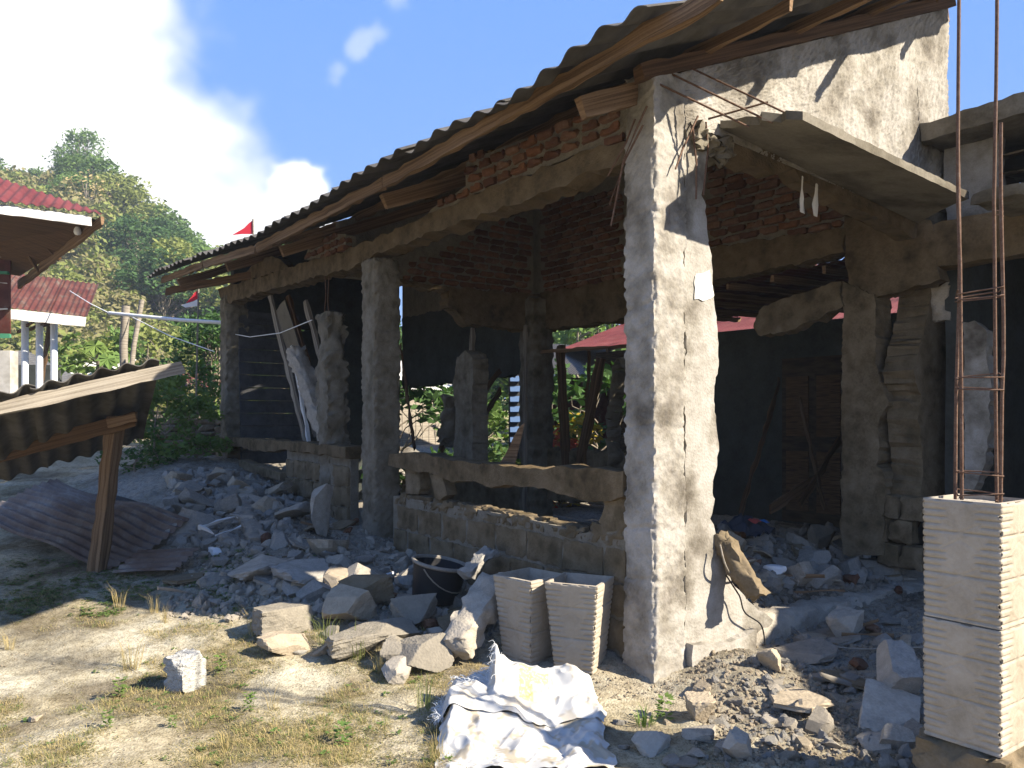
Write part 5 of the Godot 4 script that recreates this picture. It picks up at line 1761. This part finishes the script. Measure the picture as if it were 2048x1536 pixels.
	for q in large:
		var p := on_ground(q[0], q[1])
		var s: Vector3 = q[3]
		var m := lump(700 + int(q[0]), s, 8, 0.12) if q[2] == "lump" else lump(700 + int(q[0]), s * 1.08, 4, 0.09)
		var o := single("rubble_piece", m, M[q[7]], q[6], "rubble", p + Vector3(0, s.y * 0.5 - 0.03 + q[8] * 0.4, 0))
		o.basis = Basis.from_euler(Vector3(q[5] * 0.4, q[4], q[5]))
	# long pieces of beam
	var longs := [
		[[996, 1162, 5.2, 0.1], [905, 1300, 4.75, 0.1], 0.17, 0.2, "long broken beam lying slantwise between bucket and grey pots", "rubble0"],
		[[482, 1008, 8.3, 0.1], [516, 1092, 7.1, 0.05], 0.17, 0.18, "pale round edged beam piece lying in the far spill", "rubble1"],
		[[985, 1102, 5.75, 0.05], [930, 1152, 5.55, 0.05], 0.08, 0.13, "short concrete plank leaning on the low wall behind the bucket", "rubble3"],
		[[1436, 1068, 4.9, 0.0], [1516, 1198, 4.75, 0.0], 0.13, 0.12, "rough concrete post fallen against the corner column remnant", "rubble_tan"],
	]
	for l in longs:
		var a := at_depth(l[0][0], l[0][1], l[0][2])
		var b := at_depth(l[1][0], l[1][1], l[1][2])
		var o := single("broken_beam", rough(Vector3(a.distance_to(b), l[2], l[3]), 0.03, 0.014, 0.022, l[0][0], 8.0), M[l[5]], l[4], "beam")
		o.transform = beam_between(a, b)
	# scattered window frame in the far spill
	var wf := thing("broken_window", "small pale window casing lying among the far rubble", "window", on_ground(450, 1075) + Vector3(0, 0.1, 0))
	wf.rotation = Vector3(0.3, 0.5, 0.1)
	for k in 2:
		timber_part(wf, "bar", Vector3(-0.22, 0, -0.1 + 0.2 * k), Vector3(0.22, 0.02, -0.1 + 0.2 * k), 0.035, 0.03, M.white_wood, k)
		timber_part(wf, "bar", Vector3(-0.22 + 0.44 * k, 0.02, -0.1), Vector3(-0.22 + 0.44 * k, 0.02, 0.1), 0.035, 0.03, M.white_wood, k + 3.0)
	# crumbs
	var crumbs := [[335, 600, 945, 1095, 420, 0.05, 0.17, "broken grey fragments packed between the larger lumps of the far spill", "rubble3"], [400, 990, 1085, 1250, 330, 0.04, 0.12, "broken grey fragments on the slope below the side wall", "rubble0"], [1440, 1850, 1050, 1180, 220, 0.05, 0.15, "broken grey fragments packed into the heap of the front room", "rubble3"], [1400, 1850, 1240, 1536, 260, 0.025, 0.08, "broken grey fragments on the ground before the front wall", "rubble3"], [335, 780, 950, 1240, 2600, 0.012, 0.06, "crushed grey concrete crumbs on the spill along the side wall", "rubble0"], [780, 1000, 1100, 1300, 900, 0.01, 0.045, "crushed grey crumbs around the bucket", "rubble3"], [1440, 1850, 1050, 1230, 1400, 0.012, 0.06, "crushed grey crumbs over the heap in the front room", "rubble1"], [1380, 1850, 1230, 1536, 5200, 0.006, 0.034, "crushed grey crumbs on the ground before the front wall", "rubble2"], [1180, 1400, 1330, 1400, 500, 0.006, 0.02, "pale crumbs at the foot of the grey pots", "rubble2"], [0, 900, 1240, 1536, 1600, 0.003, 0.014, "small stones strewn over the dry grass", "rubble2"]]
	for c in crumbs:
		var mm := MultiMesh.new()
		mm.transform_format = MultiMesh.TRANSFORM_3D
		mm.mesh = lump(811, Vector3(1, 0.7, 0.85), 8, 0.5)
		mm.instance_count = c[4]
		for i in c[4]:
			var p := on_ground(rnd(c[0], c[1]), rnd(c[2], c[3]))
			var s: float = c[5] * pow(c[6] / c[5], pow(rng.randf(), 2.0))
			mm.set_instance_transform(i, Transform3D(Basis.from_euler(Vector3(rnd(0, 6), rnd(0, 6), rnd(0, 6))).scaled(Vector3.ONE * s), p + Vector3(0, s * 0.2, 0)))
		var mi := MultiMeshInstance3D.new()
		var kk: int = taken.get("crumbs", 0)
		taken["crumbs"] = kk + 1
		mi.name = "crumbs" if kk == 0 else "crumbs_%03d" % kk
		mi.multimesh = mm
		mi.material_override = M[c[8]]
		mi.set_meta("kind", "stuff")
		mi.set_meta("label", c[7])
		mi.set_meta("category", "crumbs")
		add_child(mi)

# ---------- small things ----------
func pot_meshes(top: float, bottom: float, hgt: float, sd: float) -> Array:
	var wall := 0.02
	var outer := Soup.new()
	var inner := Soup.new()
	var nu := 36
	var nv := 110
	for f in 4:
		var bas := Basis(Vector3.UP, f * PI / 2)
		var pts := []
		for j in nv + 1:
			for i in nu + 1:
				var v := float(j) / nv
				var u := lerpf(-1.0, 1.0, float(i) / nu)
				var hw := lerpf(bottom, top, v) * 0.5
				var row := v * 17.0
				var fr := row - floorf(row)
				var r := int(row) % 6
				var reach := 0.30 + 0.12 * absf(r - 2.5) if r != 0 else 0.06
				var groove := maxf(0.0, 1.0 - absf(fr - 0.5) / 0.2) * smoothstep(reach, reach + 0.05, absf(u))
				var dia := absf(absf(u) * 0.5 + absf(fposmod(v * 2.83, 1.0) - 0.5) - 0.42)
				groove += 0.35 * maxf(0.0, 1.0 - dia / 0.03) * smoothstep(0.6, 0.4, absf(u))
				if v > 0.965 or v < 0.02:
					groove = 0.0
				var bev := (0.004 + 0.014 * smoothstep(0.28, 0.42, nz.get_noise_3d(u * 3.0 + sd * 7.0, v * 14.0, f * 5.0 + sd))) * maxf(smoothstep(0.97, 1.0, absf(u)), smoothstep(0.985, 1.0, v))
				pts.append(bas * Vector3(u * (hw - bev), v * hgt, hw - 0.009 * groove - bev + 0.001 * nz.get_noise_3d(u * 5.0 + sd, v * 9.0, f * 3.0)))
		outer.grid(pts, nu, nv)
		var t := top * 0.5
		outer.quad(bas * Vector3(-t + 0.004, hgt, t - 0.004), bas * Vector3(t - 0.004, hgt, t - 0.004), bas * Vector3(t - wall, hgt + 0.002, t - wall), bas * Vector3(-t + wall, hgt + 0.002, t - wall), Vector3.UP)
		var ti := t - wall
		var bi := bottom * 0.5 - wall
		inner.quad(bas * Vector3(-ti, hgt + 0.002, ti), bas * Vector3(ti, hgt + 0.002, ti), bas * Vector3(bi, 0.03, bi), bas * Vector3(-bi, 0.03, bi), bas * Vector3.FORWARD)
	var q := bottom * 0.5 - wall
	inner.quad(Vector3(-q, 0.03, -q), Vector3(q, 0.03, -q), Vector3(q, 0.03, q), Vector3(-q, 0.03, q), Vector3.UP)
	return [done(outer), done(inner)]

func build_small_things():
	# two square cast pots beside the column
	var pm := pot_meshes(0.335, 0.245, 0.52, 1.0)
	var pa := thing("cast_pot", "empty square grey pot with ribbed sides, corner towards the yard, beside the low wall", "pot", on_ground(1060, 1312) + Vector3(0, -0.01, 0))
	pa.rotation.y = 0.17
	part(pa, "shell", pm[0], M.pot)
	part(pa, "lining", pm[1], M.pot_inside)
	var pb := thing("cast_pot", "empty square grey pot with ribbed sides standing next to the corner column", "pot", on_ground(1160, 1328) + Vector3(0, -0.01, 0))
	pb.rotation = Vector3(0.0, 0.53, 0.0)
	part(pb, "shell", pm[0], M.pot)
	part(pb, "lining", pm[1], M.pot_inside)
	# the pot pillar at the right with its steel
	var c := Vector3(0.12, 0.0, 1.70)
	var ped := single("pillar_base", rough(Vector3(0.37, 0.42, 0.37), 0.03, 0.012, 0.03, 6.0, 6.0), M.rubble_tan, "crusted concrete base under the tall ribbed pot pillar", "base", c + Vector3(0, 0.038, 0))
	var sm := pot_meshes(0.305, 0.297, 0.482, 3.0)
	for k in 2:
		var o := thing("cast_pot", ["lower ribbed pot of the tall pillar, on the crusted base", "upper ribbed pot of the tall pillar, steel bars rising from it"][k], "pot", c + Vector3(0, 0.25 + k * 0.488, 0))
		part(o, "shell", sm[0], M.pot)
		part(o, "lining", sm[1], M.pot_inside)
		part(o, "filling", rough(Vector3(0.255, 0.02, 0.255), 0.05, 0.004, 0.0, 4.0), M.rubble0, Transform3D(Basis(), Vector3(0, 0.455, 0)))
	var cage := thing("steel_cage", "four rusty bars with wire ties standing in the upper pillar pot", "steel cage", c + Vector3(0, 0.7, 0))
	var tops := [3.2, 3.2, 2.12, 2.02]
	var corners := []
	for q in [[-0.074, 0.0], [0.082, 0.01], [-0.042, 0.075], [0.05, -0.07]]:
		var w: Vector3 = RIGHT * q[0] + AHEAD * q[1]
		corners.append(Vector2(w.x, w.z))
	for k in 4:
		var sp := Soup.new()
		var path := []
		for i in 14:
			var t := i / 13.0
			path.append(Vector3(corners[k].x + 0.006 * sin(t * 5.0 + k * 2.0) + (0.012 * sin(t * 9.0 + k) if t > 0.5 else 0.0), t * tops[k], corners[k].y + 0.006 * cos(t * 4.0 + k)))
		sp.tube(path, 0.0075, 8)
		part(cage, "bar", done(sp), M.rebar)
	for y in [0.54, 0.62, 0.97, 1.02, 1.33, 1.36]:
		var sp := Soup.new()
		var dy := rnd(-0.03, 0.03)
		var ring := []
		for q in [0, 3, 1, 2, 0]:
			ring.append(Vector3(corners[q].x * 1.12, y + rnd(-0.012, 0.012) + dy * corners[q].x * 9.0, corners[q].y * 1.12))
		sp.tube(ring, 0.0032, 6)
		part(cage, "tie", done(sp), M.rebar)
	for y in [0.5, 1.66]:
		var sp := Soup.new()
		var path := []
		for i in 14:
			var g := i * 1.1
			path.append(Vector3(0.05 + 0.014 * cos(g), y + i * 0.003, 0.06 + 0.014 * sin(g)))
		sp.tube(path, 0.0018, 5)
		part(cage, "binding_wire", done(sp), M.rebar)
	# rubber bucket
	var bk := thing("rubber_bucket", "black rubber bucket with dusty rim and wire handle among the rubble", "bucket", on_ground(868, 1205) + Vector3(0, 0.02, 0))
	bk.rotation = Vector3(0.16, 0.3, -0.1)
	bk.scale = Vector3.ONE * 1.0
	part(bk, "body", lathe([Vector2(0.0, 0.012), Vector2(0.15, 0.0), Vector2(0.165, 0.01), Vector2(0.2, 0.26), Vector2(0.2, 0.27), Vector2(0.19, 0.27), Vector2(0.155, 0.02), Vector2(0.0, 0.02)], 40), M.black_rubber)
	part(bk, "rim", lathe([Vector2(0.19, 0.262), Vector2(0.212, 0.262), Vector2(0.219, 0.272), Vector2(0.215, 0.285), Vector2(0.198, 0.288), Vector2(0.188, 0.28), Vector2(0.19, 0.262)], 40), M.rubble1)
	var hs := Soup.new()
	var hp := []
	for i in 13:
		var g := PI * i / 12.0
		hp.append(Vector3(-0.21 * cos(g), 0.25 - 0.14 * sin(g), 0.19 * sin(g) * 0.9 + 0.03))
	hs.tube(hp, 0.005, 6)
	part(bk, "handle", done(hs), M.rubble1)
	# the pale block set on end in the grass
	var wb := single("pale_block", rough(Vector3(0.175, 0.215, 0.15), 0.009, 0.004, 0.016, 5.0, 16.0, true), M.pale_block, "white painted concrete block standing on end in the dry grass", "block", on_ground(371, 1376))
	wb.rotation = Vector3(0.03, 0.5, 0.06)
	wb.position.y -= 0.015
	build_sack()
	# cables
	var cab := [["cable", [[1440, 1090], [1462, 1150], [1520, 1205], [1560, 1240], [1620, 1290], [1660, 1302], [1740, 1308], [1846, 1304]], "thin grey cable running over the rubble to the pot pillar", 0.006], ["cable", [[1452, 1150], [1478, 1190], [1490, 1225], [1522, 1250], [1530, 1290]], "dark cable hanging down the plinth of the corner column", 0.005]]
	for cb in cab:
		var sp := Soup.new()
		var path := []
		for q in cb[1]:
			if cb[3] == 0.006 and q[0] > 1500:
				path.append(on_ground(q[0], q[1]) + Vector3(0, 0.03, 0))
			else:
				var w := on_front(q[0], q[1], 0.06)
				path.append(Vector3(w.x, w.y, 0.06))
		var smooth := []
		var cv := Curve3D.new()
		for i in path.size():
			var t: Vector3 = (path[mini(i + 1, path.size() - 1)] - path[maxi(i - 1, 0)]) * 0.18
			cv.add_point(path[i], -t, t)
		for q in cv.tessellate(3):
			smooth.append(q)
		sp.tube(smooth, cb[3], 6)
		single(cb[0], done(sp), M.grey_wood if cb[3] == 0.006 else M.black_rubber, cb[2], "cable")
	# litter
	var lit := [[432, 1106, 0.1, "white_plastic", "crumpled white plastic wrapper on the shaded weeds", 0.06], [588, 1183, 0.09, "red_cloth", "small red and white drink carton at the edge of the rubble", 0.05], [1548, 1150, 0.13, "white_plastic", "white plastic bag half buried in the front room heap", 0.1], [1430, 1130, 0.07, "white_plastic", "torn plastic strip behind the fallen concrete post", 0.1], [780, 1150, 0.06, "white_plastic", "white paper scrap on the grey rubble behind the bucket", 0.03], [70, 1440, 0.06, "rubble2", "small pale stone pair on bare sand", 0.03]]
	for l in lit:
		var m := lump(900 + int(l[0]), Vector3(l[2] * 1.3, l[5], l[2]), 6, 0.2)
		var o := single("litter", m, M[l[3]], l[4], "litter", on_ground(l[0], l[1]) + Vector3(0, l[5] * 0.3, 0))
		o.rotation.y = l[0]
	# clothes on the heap
	for q in [[1500, 1052, 0.5, "dark_cloth", "dark garment spread over the top of the front room heap"], [1508, 1046, 0.13, "red_cloth", "faded red cloth on the dark garment"], [1528, 1048, 0.1, "blue_cloth", "bright blue cloth on the dark garment"]]:
		var s := Soup.new()
		var pts := []
		var n := 16
		for j in n + 1:
			for i in n + 1:
				var u: float = (i / float(n) - 0.5) * q[2]
				var v: float = (j / float(n) - 0.5) * q[2] * 0.6
				pts.append(Vector3(u, 0.03 + q[2] * 0.09 * nz.get_noise_2d(u * 9.0 + q[0], v * 9.0) - 0.25 * (u * u + v * v) / q[2], -v))
		s.grid(pts, n, n)
		var g := at_depth(q[0], q[1], 6.55)
		var o := single("garment", done(s), M[q[3]], q[4], "clothing", g)
		o.rotation = Vector3(0.35, 0.3, 0)
	# boards lying in the dark rooms
	for q in [[[1600, 1010, 7.4], [1680, 880, 8.2]], [[1540, 1020, 7.2], [1640, 950, 7.8]], [[1480, 1030, 7.2], [1560, 760, 8.4]], [[1650, 1020, 7.4], [1600, 800, 8.6]], [[830, 900, 9.4], [800, 690, 10.4]], [[880, 900, 9.6], [1000, 740, 10.6]], [[960, 850, 9.6], [1000, 780, 10.2]]]:
		var a := at_depth(q[0][0], q[0][1], q[0][2])
		var b := at_depth(q[1][0], q[1][1], q[1][2])
		var o := single("loose_board", timber(a.distance_to(b), 0.1, 0.03, q[0][0]), M.dark_wood, "dark board lying slantwise in the dim rooms of the ruin", "board", Vector3.ZERO, "boards fallen inside the ruin")
		o.transform = beam_between(a, b)

func build_sack():
	var o := on_ground(1045, 1440)
	var sk := thing("woven_sack", "torn white woven plastic sack with yellow print and frayed edge on rubble", "sack", o)
	var m := mat("sack_cloth", Color.WHITE, 0.6)
	m.vertex_color_use_as_albedo = true
	# heights of the back edge of the upper layer, from left to right
	var back := Curve.new()
	back.min_value = 0.0
	back.max_value = 1.0
	for q in [[0.0, 0.03], [0.09, 0.14], [0.2, 0.16], [0.29, 0.18], [0.34, 0.33], [0.37, 0.25], [0.46, 0.205], [0.58, 0.185], [0.70, 0.17], [0.84, 0.185], [0.93, 0.13], [1.0, 0.05]]:
		back.add_point(Vector2(q[0], q[1]))
	var v := PackedVector3Array()
	var nu := 150
	var nv := 90
	for layer in 2:
		var vv := PackedVector3Array()
		var col := PackedColorArray()
		for j in nv + 1:
			for i in nu + 1:
				var u := float(i) / nu
				var t := float(j) / nv
				var r := lerpf(-0.42, 0.41, u)
				var d := 0.0
				var h := 0.0
				var crease := -0.17 + 0.04 * (u - 0.5) + 0.02 * sin(u * 9.0) + 0.012 * nz.get_noise_2d(u * 6.0, 2.0)
				var hc := 0.105 + 0.03 * sin(u * 5.0 + 1.0) + 0.02 * nz.get_noise_2d(u * 5.0, 9.0)
				if layer == 0:
					# back edge, over the top, forward to the crease
					var e := maxf(0.0, (t - 0.12) / 0.88)
					d = lerpf(0.24 + 0.03 * nz.get_noise_2d(u * 5.0, 4.0), crease, e)
					var top := back.sample_baked(u)
					h = lerpf(top, hc, smoothstep(0.0, 1.0, pow(e, 0.8)))
					h += 0.02 * sin(e * PI) * (0.4 + nz.get_noise_2d(u * 3.0 + 5.0, e * 2.0))
					if t < 0.12:
						var k := t / 0.12
						d += 0.05 * (1.0 - k)
						h = lerpf(0.01, top, k)
					h -= 0.018 * smoothstep(0.93, 1.0, e)
				else:
					# lower layer, from under the crease down to the ground in front
					d = lerpf(crease + 0.05, -0.62 + 0.05 * nz.get_noise_2d(u * 3.0, 14.0), t)
					h = lerpf(hc - 0.022, 0.012, smoothstep(0.0, 1.0, pow(t, 0.75)))
					h += 0.05 * sin(t * PI) * nz.get_noise_2d(u * 3.6 + t * 0.8, 21.0) + 0.03 * sin(t * PI) * maxf(0.0, nz.get_noise_2d(u * 6.0 - t * 1.2, 33.0 + t * 0.5))
					r = lerpf(-0.40, 0.40, u) + 0.03 * nz.get_noise_2d(t * 3.0, 51.0) * t
				r += 0.016 * nz.get_noise_2d(d * 9.0, 3.0 if u < 0.5 else 9.0) * absf(u - 0.5) * 2.0
				var fold := 0.012 * nz.get_noise_2d(r * 3.4 + d * 2.6, d * 4.4 - r * 1.8) + 0.009 * (1.0 - absf(nz.get_noise_2d(r * 7.0 - d * 4.0 + 8.0, d * 6.0 + r * 3.0)) * 2.0)
				h = maxf(0.008, h + fold * smoothstep(0.0, 0.08, u) * smoothstep(1.0, 0.92, u) + 0.0008 * nz.get_noise_2d(r * 26.0, d * 26.0))
				h = maxf(0.006, h * (0.35 + 0.65 * smoothstep(0.0, 0.07, u)) * (0.5 + 0.5 * smoothstep(1.0, 0.95, u)))
				var p := RIGHT * r + AHEAD * d + Vector3(0, h, 0)
				p.y += land(o.x + p.x, o.z + p.z) - o.y
				vv.append(p)
				var c := Color(0.45, 0.445, 0.43)
				var dirt := smoothstep(0.15, 0.55, nz.get_noise_2d(r * 7.0, d * 7.0 + 50.0) + 0.4 * nz.get_noise_2d(r * 30.0, d * 30.0))
				c = c.lerp(Color(0.34, 0.29, 0.21), (0.55 if layer == 0 else 0.85) * dirt)
				# yellow print: a stroke and a bar, rubbed
				var worn := nz.get_noise_2d(r * 60.0, d * 40.0)
				if layer == 0 and worn < 0.35 and ((r > -0.02 and r < 0.055 and d > -0.06 and d < 0.2) or (r > 0.055 and r < 0.14 and d > 0.06 and d < 0.16)):
					c = c.lerp(Color(0.55, 0.42, 0.12), 0.7)
				if layer == 0 and absf(r - 0.062) < 0.003 and d < 0.2:
					c = c.lerp(Color(0.45, 0.4, 0.3), 0.6)
				col.append(c)
		var idx := PackedInt32Array()
		for j in nv:
			for i in nu:
				var a := j * (nu + 1) + i
				idx.append_array(PackedInt32Array([a, a + 1, a + nu + 2, a, a + nu + 2, a + nu + 1]))
		part(sk, "upper_layer" if layer == 0 else "lower_layer", commit(vv, idx, col), m)
		if layer == 0:
			v = vv
	# frayed threads along the torn left and back edge
	var fr := Soup.new()
	for k in 420:
		var left := k % 3 != 0
		var i := int(rnd(0, 4)) if left else int(rnd(0, nu * 0.42))
		var j := int(rnd(nv * 0.1, nv)) if left else int(rnd(8, 14))
		if k % 5 == 0:
			i = int(rnd(nu * 0.12, nu * 0.36))
			j = int(rnd(10, nv * 0.5))
		var a := v[j * (nu + 1) + i]
		var path := [a]
		var dir := (-RIGHT * rnd(0.2, 1.0) + Vector3(0, rnd(-0.3, 0.8), 0) + AHEAD * rnd(-0.5, 0.8)).normalized()
		for s in 4:
			dir = (dir + Vector3(rnd(-1, 1), rnd(-1.1, 0.5), rnd(-1, 1)) * 0.7).normalized()
			path.append(path[-1] + dir * rnd(0.008, 0.02))
		fr.tube(path, 0.0011, 3)
	var f := part(sk, "frayed_threads", done(fr), M.white_plastic)
	f.set_meta("kind", "stuff")

# ---------- grass and weeds ----------
func tuft(sd: int, n: int, hgt: float, spread: float, w: float, lean := 0.5) -> ArrayMesh:
	var rr := RandomNumberGenerator.new()
	rr.seed = sd
	var s := Soup.new()
	for i in n:
		var g := rr.randf() * TAU
		var b := Vector3(cos(g), 0, sin(g)) * spread * sqrt(rr.randf())
		var out := Vector3(cos(g + rr.randf_range(-0.8, 0.8)), 0, sin(g + rr.randf_range(-0.8, 0.8)))
		var h := hgt * rr.randf_range(0.45, 1.0)
		var side := out.cross(Vector3.UP) * w
		var m := b + out * h * lean * 0.3 + Vector3(0, h * 0.6, 0)
		var t := b + out * h * lean + Vector3(0, h * rr.randf_range(0.75, 1.0), 0)
		s.quad(b - side, b + side, m + side * 0.7, m - side * 0.7, out)
		s.tri(m - side * 0.7, m + side * 0.7, t, out)
	return done(s)

func broad_weed(sd: int, n: int, hgt: float, size: float) -> ArrayMesh:
	var rr := RandomNumberGenerator.new()
	rr.seed = sd
	var s := Soup.new()
	for i in n:
		var g := rr.randf() * TAU
		var y := hgt * rr.randf_range(0.05, 1.0)
		var d := Vector3(cos(g), rr.randf_range(-0.2, 0.5), sin(g)).normalized()
		var c := Vector3(0, y, 0) + d * size * 0.3
		var side := d.cross(Vector3.UP).normalized() * size * 0.3
		s.quad(c, c + d * size * 0.5 + side, c + d * size, c + d * size * 0.5 - side, Vector3.UP)
	return done(s)

func scatter(called: String, label: String, m: Mesh, mt: Material, rects: Array, lo: float, hi: float, patchy: float):
	var xf := []
	for r in rects:
		for i in r[4]:
			var p := on_ground(rnd(r[0], r[1]), rnd(r[2], r[3]))
			if nz.get_noise_2d(p.x * 1.6 + 70.0, p.z * 1.6) + 0.5 * nz.get_noise_2d(p.x * 7.0, p.z * 7.0) < patchy + rnd(-0.25, 0.25):
				continue
			if p.x > -0.6 and p.z < 1.0:
				continue
			if bare_sand(p.x, p.z) > rnd(0.1, 1.0):
				continue
			var s := rnd(lo, hi)
			xf.append(Transform3D(Basis(Vector3.UP, rnd(0, TAU)).scaled(Vector3(s, s * rnd(0.6, 1.2), s)), p))
	var mm := MultiMesh.new()
	mm.transform_format = MultiMesh.TRANSFORM_3D
	mm.mesh = m
	mm.instance_count = xf.size()
	for i in xf.size():
		mm.set_instance_transform(i, xf[i])
	var mi := MultiMeshInstance3D.new()
	mi.name = called
	mi.multimesh = mm
	mi.material_override = mt
	mi.set_meta("kind", "stuff")
	mi.set_meta("label", label)
	mi.set_meta("category", "grass")
	add_child(mi)

func build_plants():
	scatter("dry_grass", "short dry yellow grass in patches on the sandy yard", tuft(1, 7, 0.03, 0.035, 0.0011, 1.3), M.straw, [[-40, 900, 1180, 1330, 3600], [-40, 1000, 1330, 1536, 5200]], 0.4, 1.2, 0.0)
	scatter("brown_grass", "withered brown grass lying on the sandy yard", tuft(4, 6, 0.016, 0.045, 0.0011, 2.4), M.scrub, [[-40, 900, 1180, 1536, 7000]], 0.4, 1.2, -0.3)
	scatter("green_grass", "short green grass blades among the dry grass", tuft(2, 7, 0.04, 0.025, 0.0013, 0.8), M.leaf_grass, [[-40, 900, 1180, 1536, 2200]], 0.4, 1.1, 0.05)
	scatter("dry_leaves", "small dry leaf bits strewn over the yard", broad_weed(8, 3, 0.004, 0.013), M.scrub, [[-40, 900, 1180, 1536, 9000]], 0.3, 1.2, -0.35)
	scatter("straw_bits", "pale straw bits strewn over the yard", tuft(6, 3, 0.006, 0.03, 0.001, 5.0), M.straw, [[-40, 950, 1180, 1536, 5000]], 0.4, 1.3, -0.6)
	scatter("ground_weeds", "low dark leafed weeds in the shade before the shelter", broad_weed(3, 9, 0.02, 0.024), M.leaf_mid, [[-40, 480, 1110, 1235, 2400], [420, 640, 1085, 1150, 400], [-40, 900, 1240, 1536, 300]], 0.4, 1.0, -0.1)
	var seeds := tuft(5, 34, 0.34, 0.06, 0.002, 0.45)
	var spots := [[262, 1340, 0.9, "yellowing grass tuft standing left of the white block"], [655, 1295, 1.0, "green grass tuft at the edge of the rubble before the bucket"], [715, 1320, 0.9, "thin seeding grass tuft right of the larger rubble tuft"], [510, 1270, 0.7, "thin grass tuft at the corner of the shade"], [240, 1215, 0.7, "grass tuft where shade and sun meet by the shelter"], [310, 1225, 0.7, "dry grass tuft in the sun gap before the fallen sheets"], [760, 1345, 0.6, "grass tuft beside the low pale stone"], [330, 1245, 0.5, "short stiff grass stalks near the shade edge"], [850, 1420, 0.9, "grass tuft against the left end of the sack"], [20, 1300, 0.5, "lone grass stalks on the bare sand"], [875, 1520, 0.6, "grass stalks in front of the sack opening"], [545, 1420, 0.5, "single thin stalk on the pale sand patch"], [455, 1500, 0.5, "thin dry stalks low on the yard"]]
	for s in spots:
		var o := single("grass_tuft", seeds, M.leaf_grass if s[0] in [655, 850, 715] else M.straw, s[3], "grass", on_ground(s[0], s[1]))
		o.scale = Vector3.ONE * s[2] * 0.9
		o.rotation.y = s[0]
	var wm := broad_weed(7, 34, 0.12, 0.04)
	for s in [[440, 1345, 0.9, "bright green weed right of the white block"], [684, 1490, 0.9, "small leafy weed low on the right of the yard"], [1330, 1440, 1.1, "green weed at the foot of the corner column"], [1290, 1450, 1.0, "grassy green weed beside the sack and column foot"], [500, 1420, 0.8, "flat green weed at the edge of the pale sand patch"], [240, 1395, 0.9, "low green weed before the yellowing tuft"], [215, 1455, 0.7, "yellow green weed on the lower left yard"], [345, 1455, 0.5, "tiny green weed below the white block"]]:
		var o := single("weed", wm if s[0] != 1290 else tuft(9, 40, 0.12, 0.05, 0.003, 0.6), M.leaf_light if s[0] != 684 else M.leaf_mid, s[3], "weed", on_ground(s[0], s[1]))
		o.scale = Vector3.ONE * s[2]
		o.rotation.y = s[0]
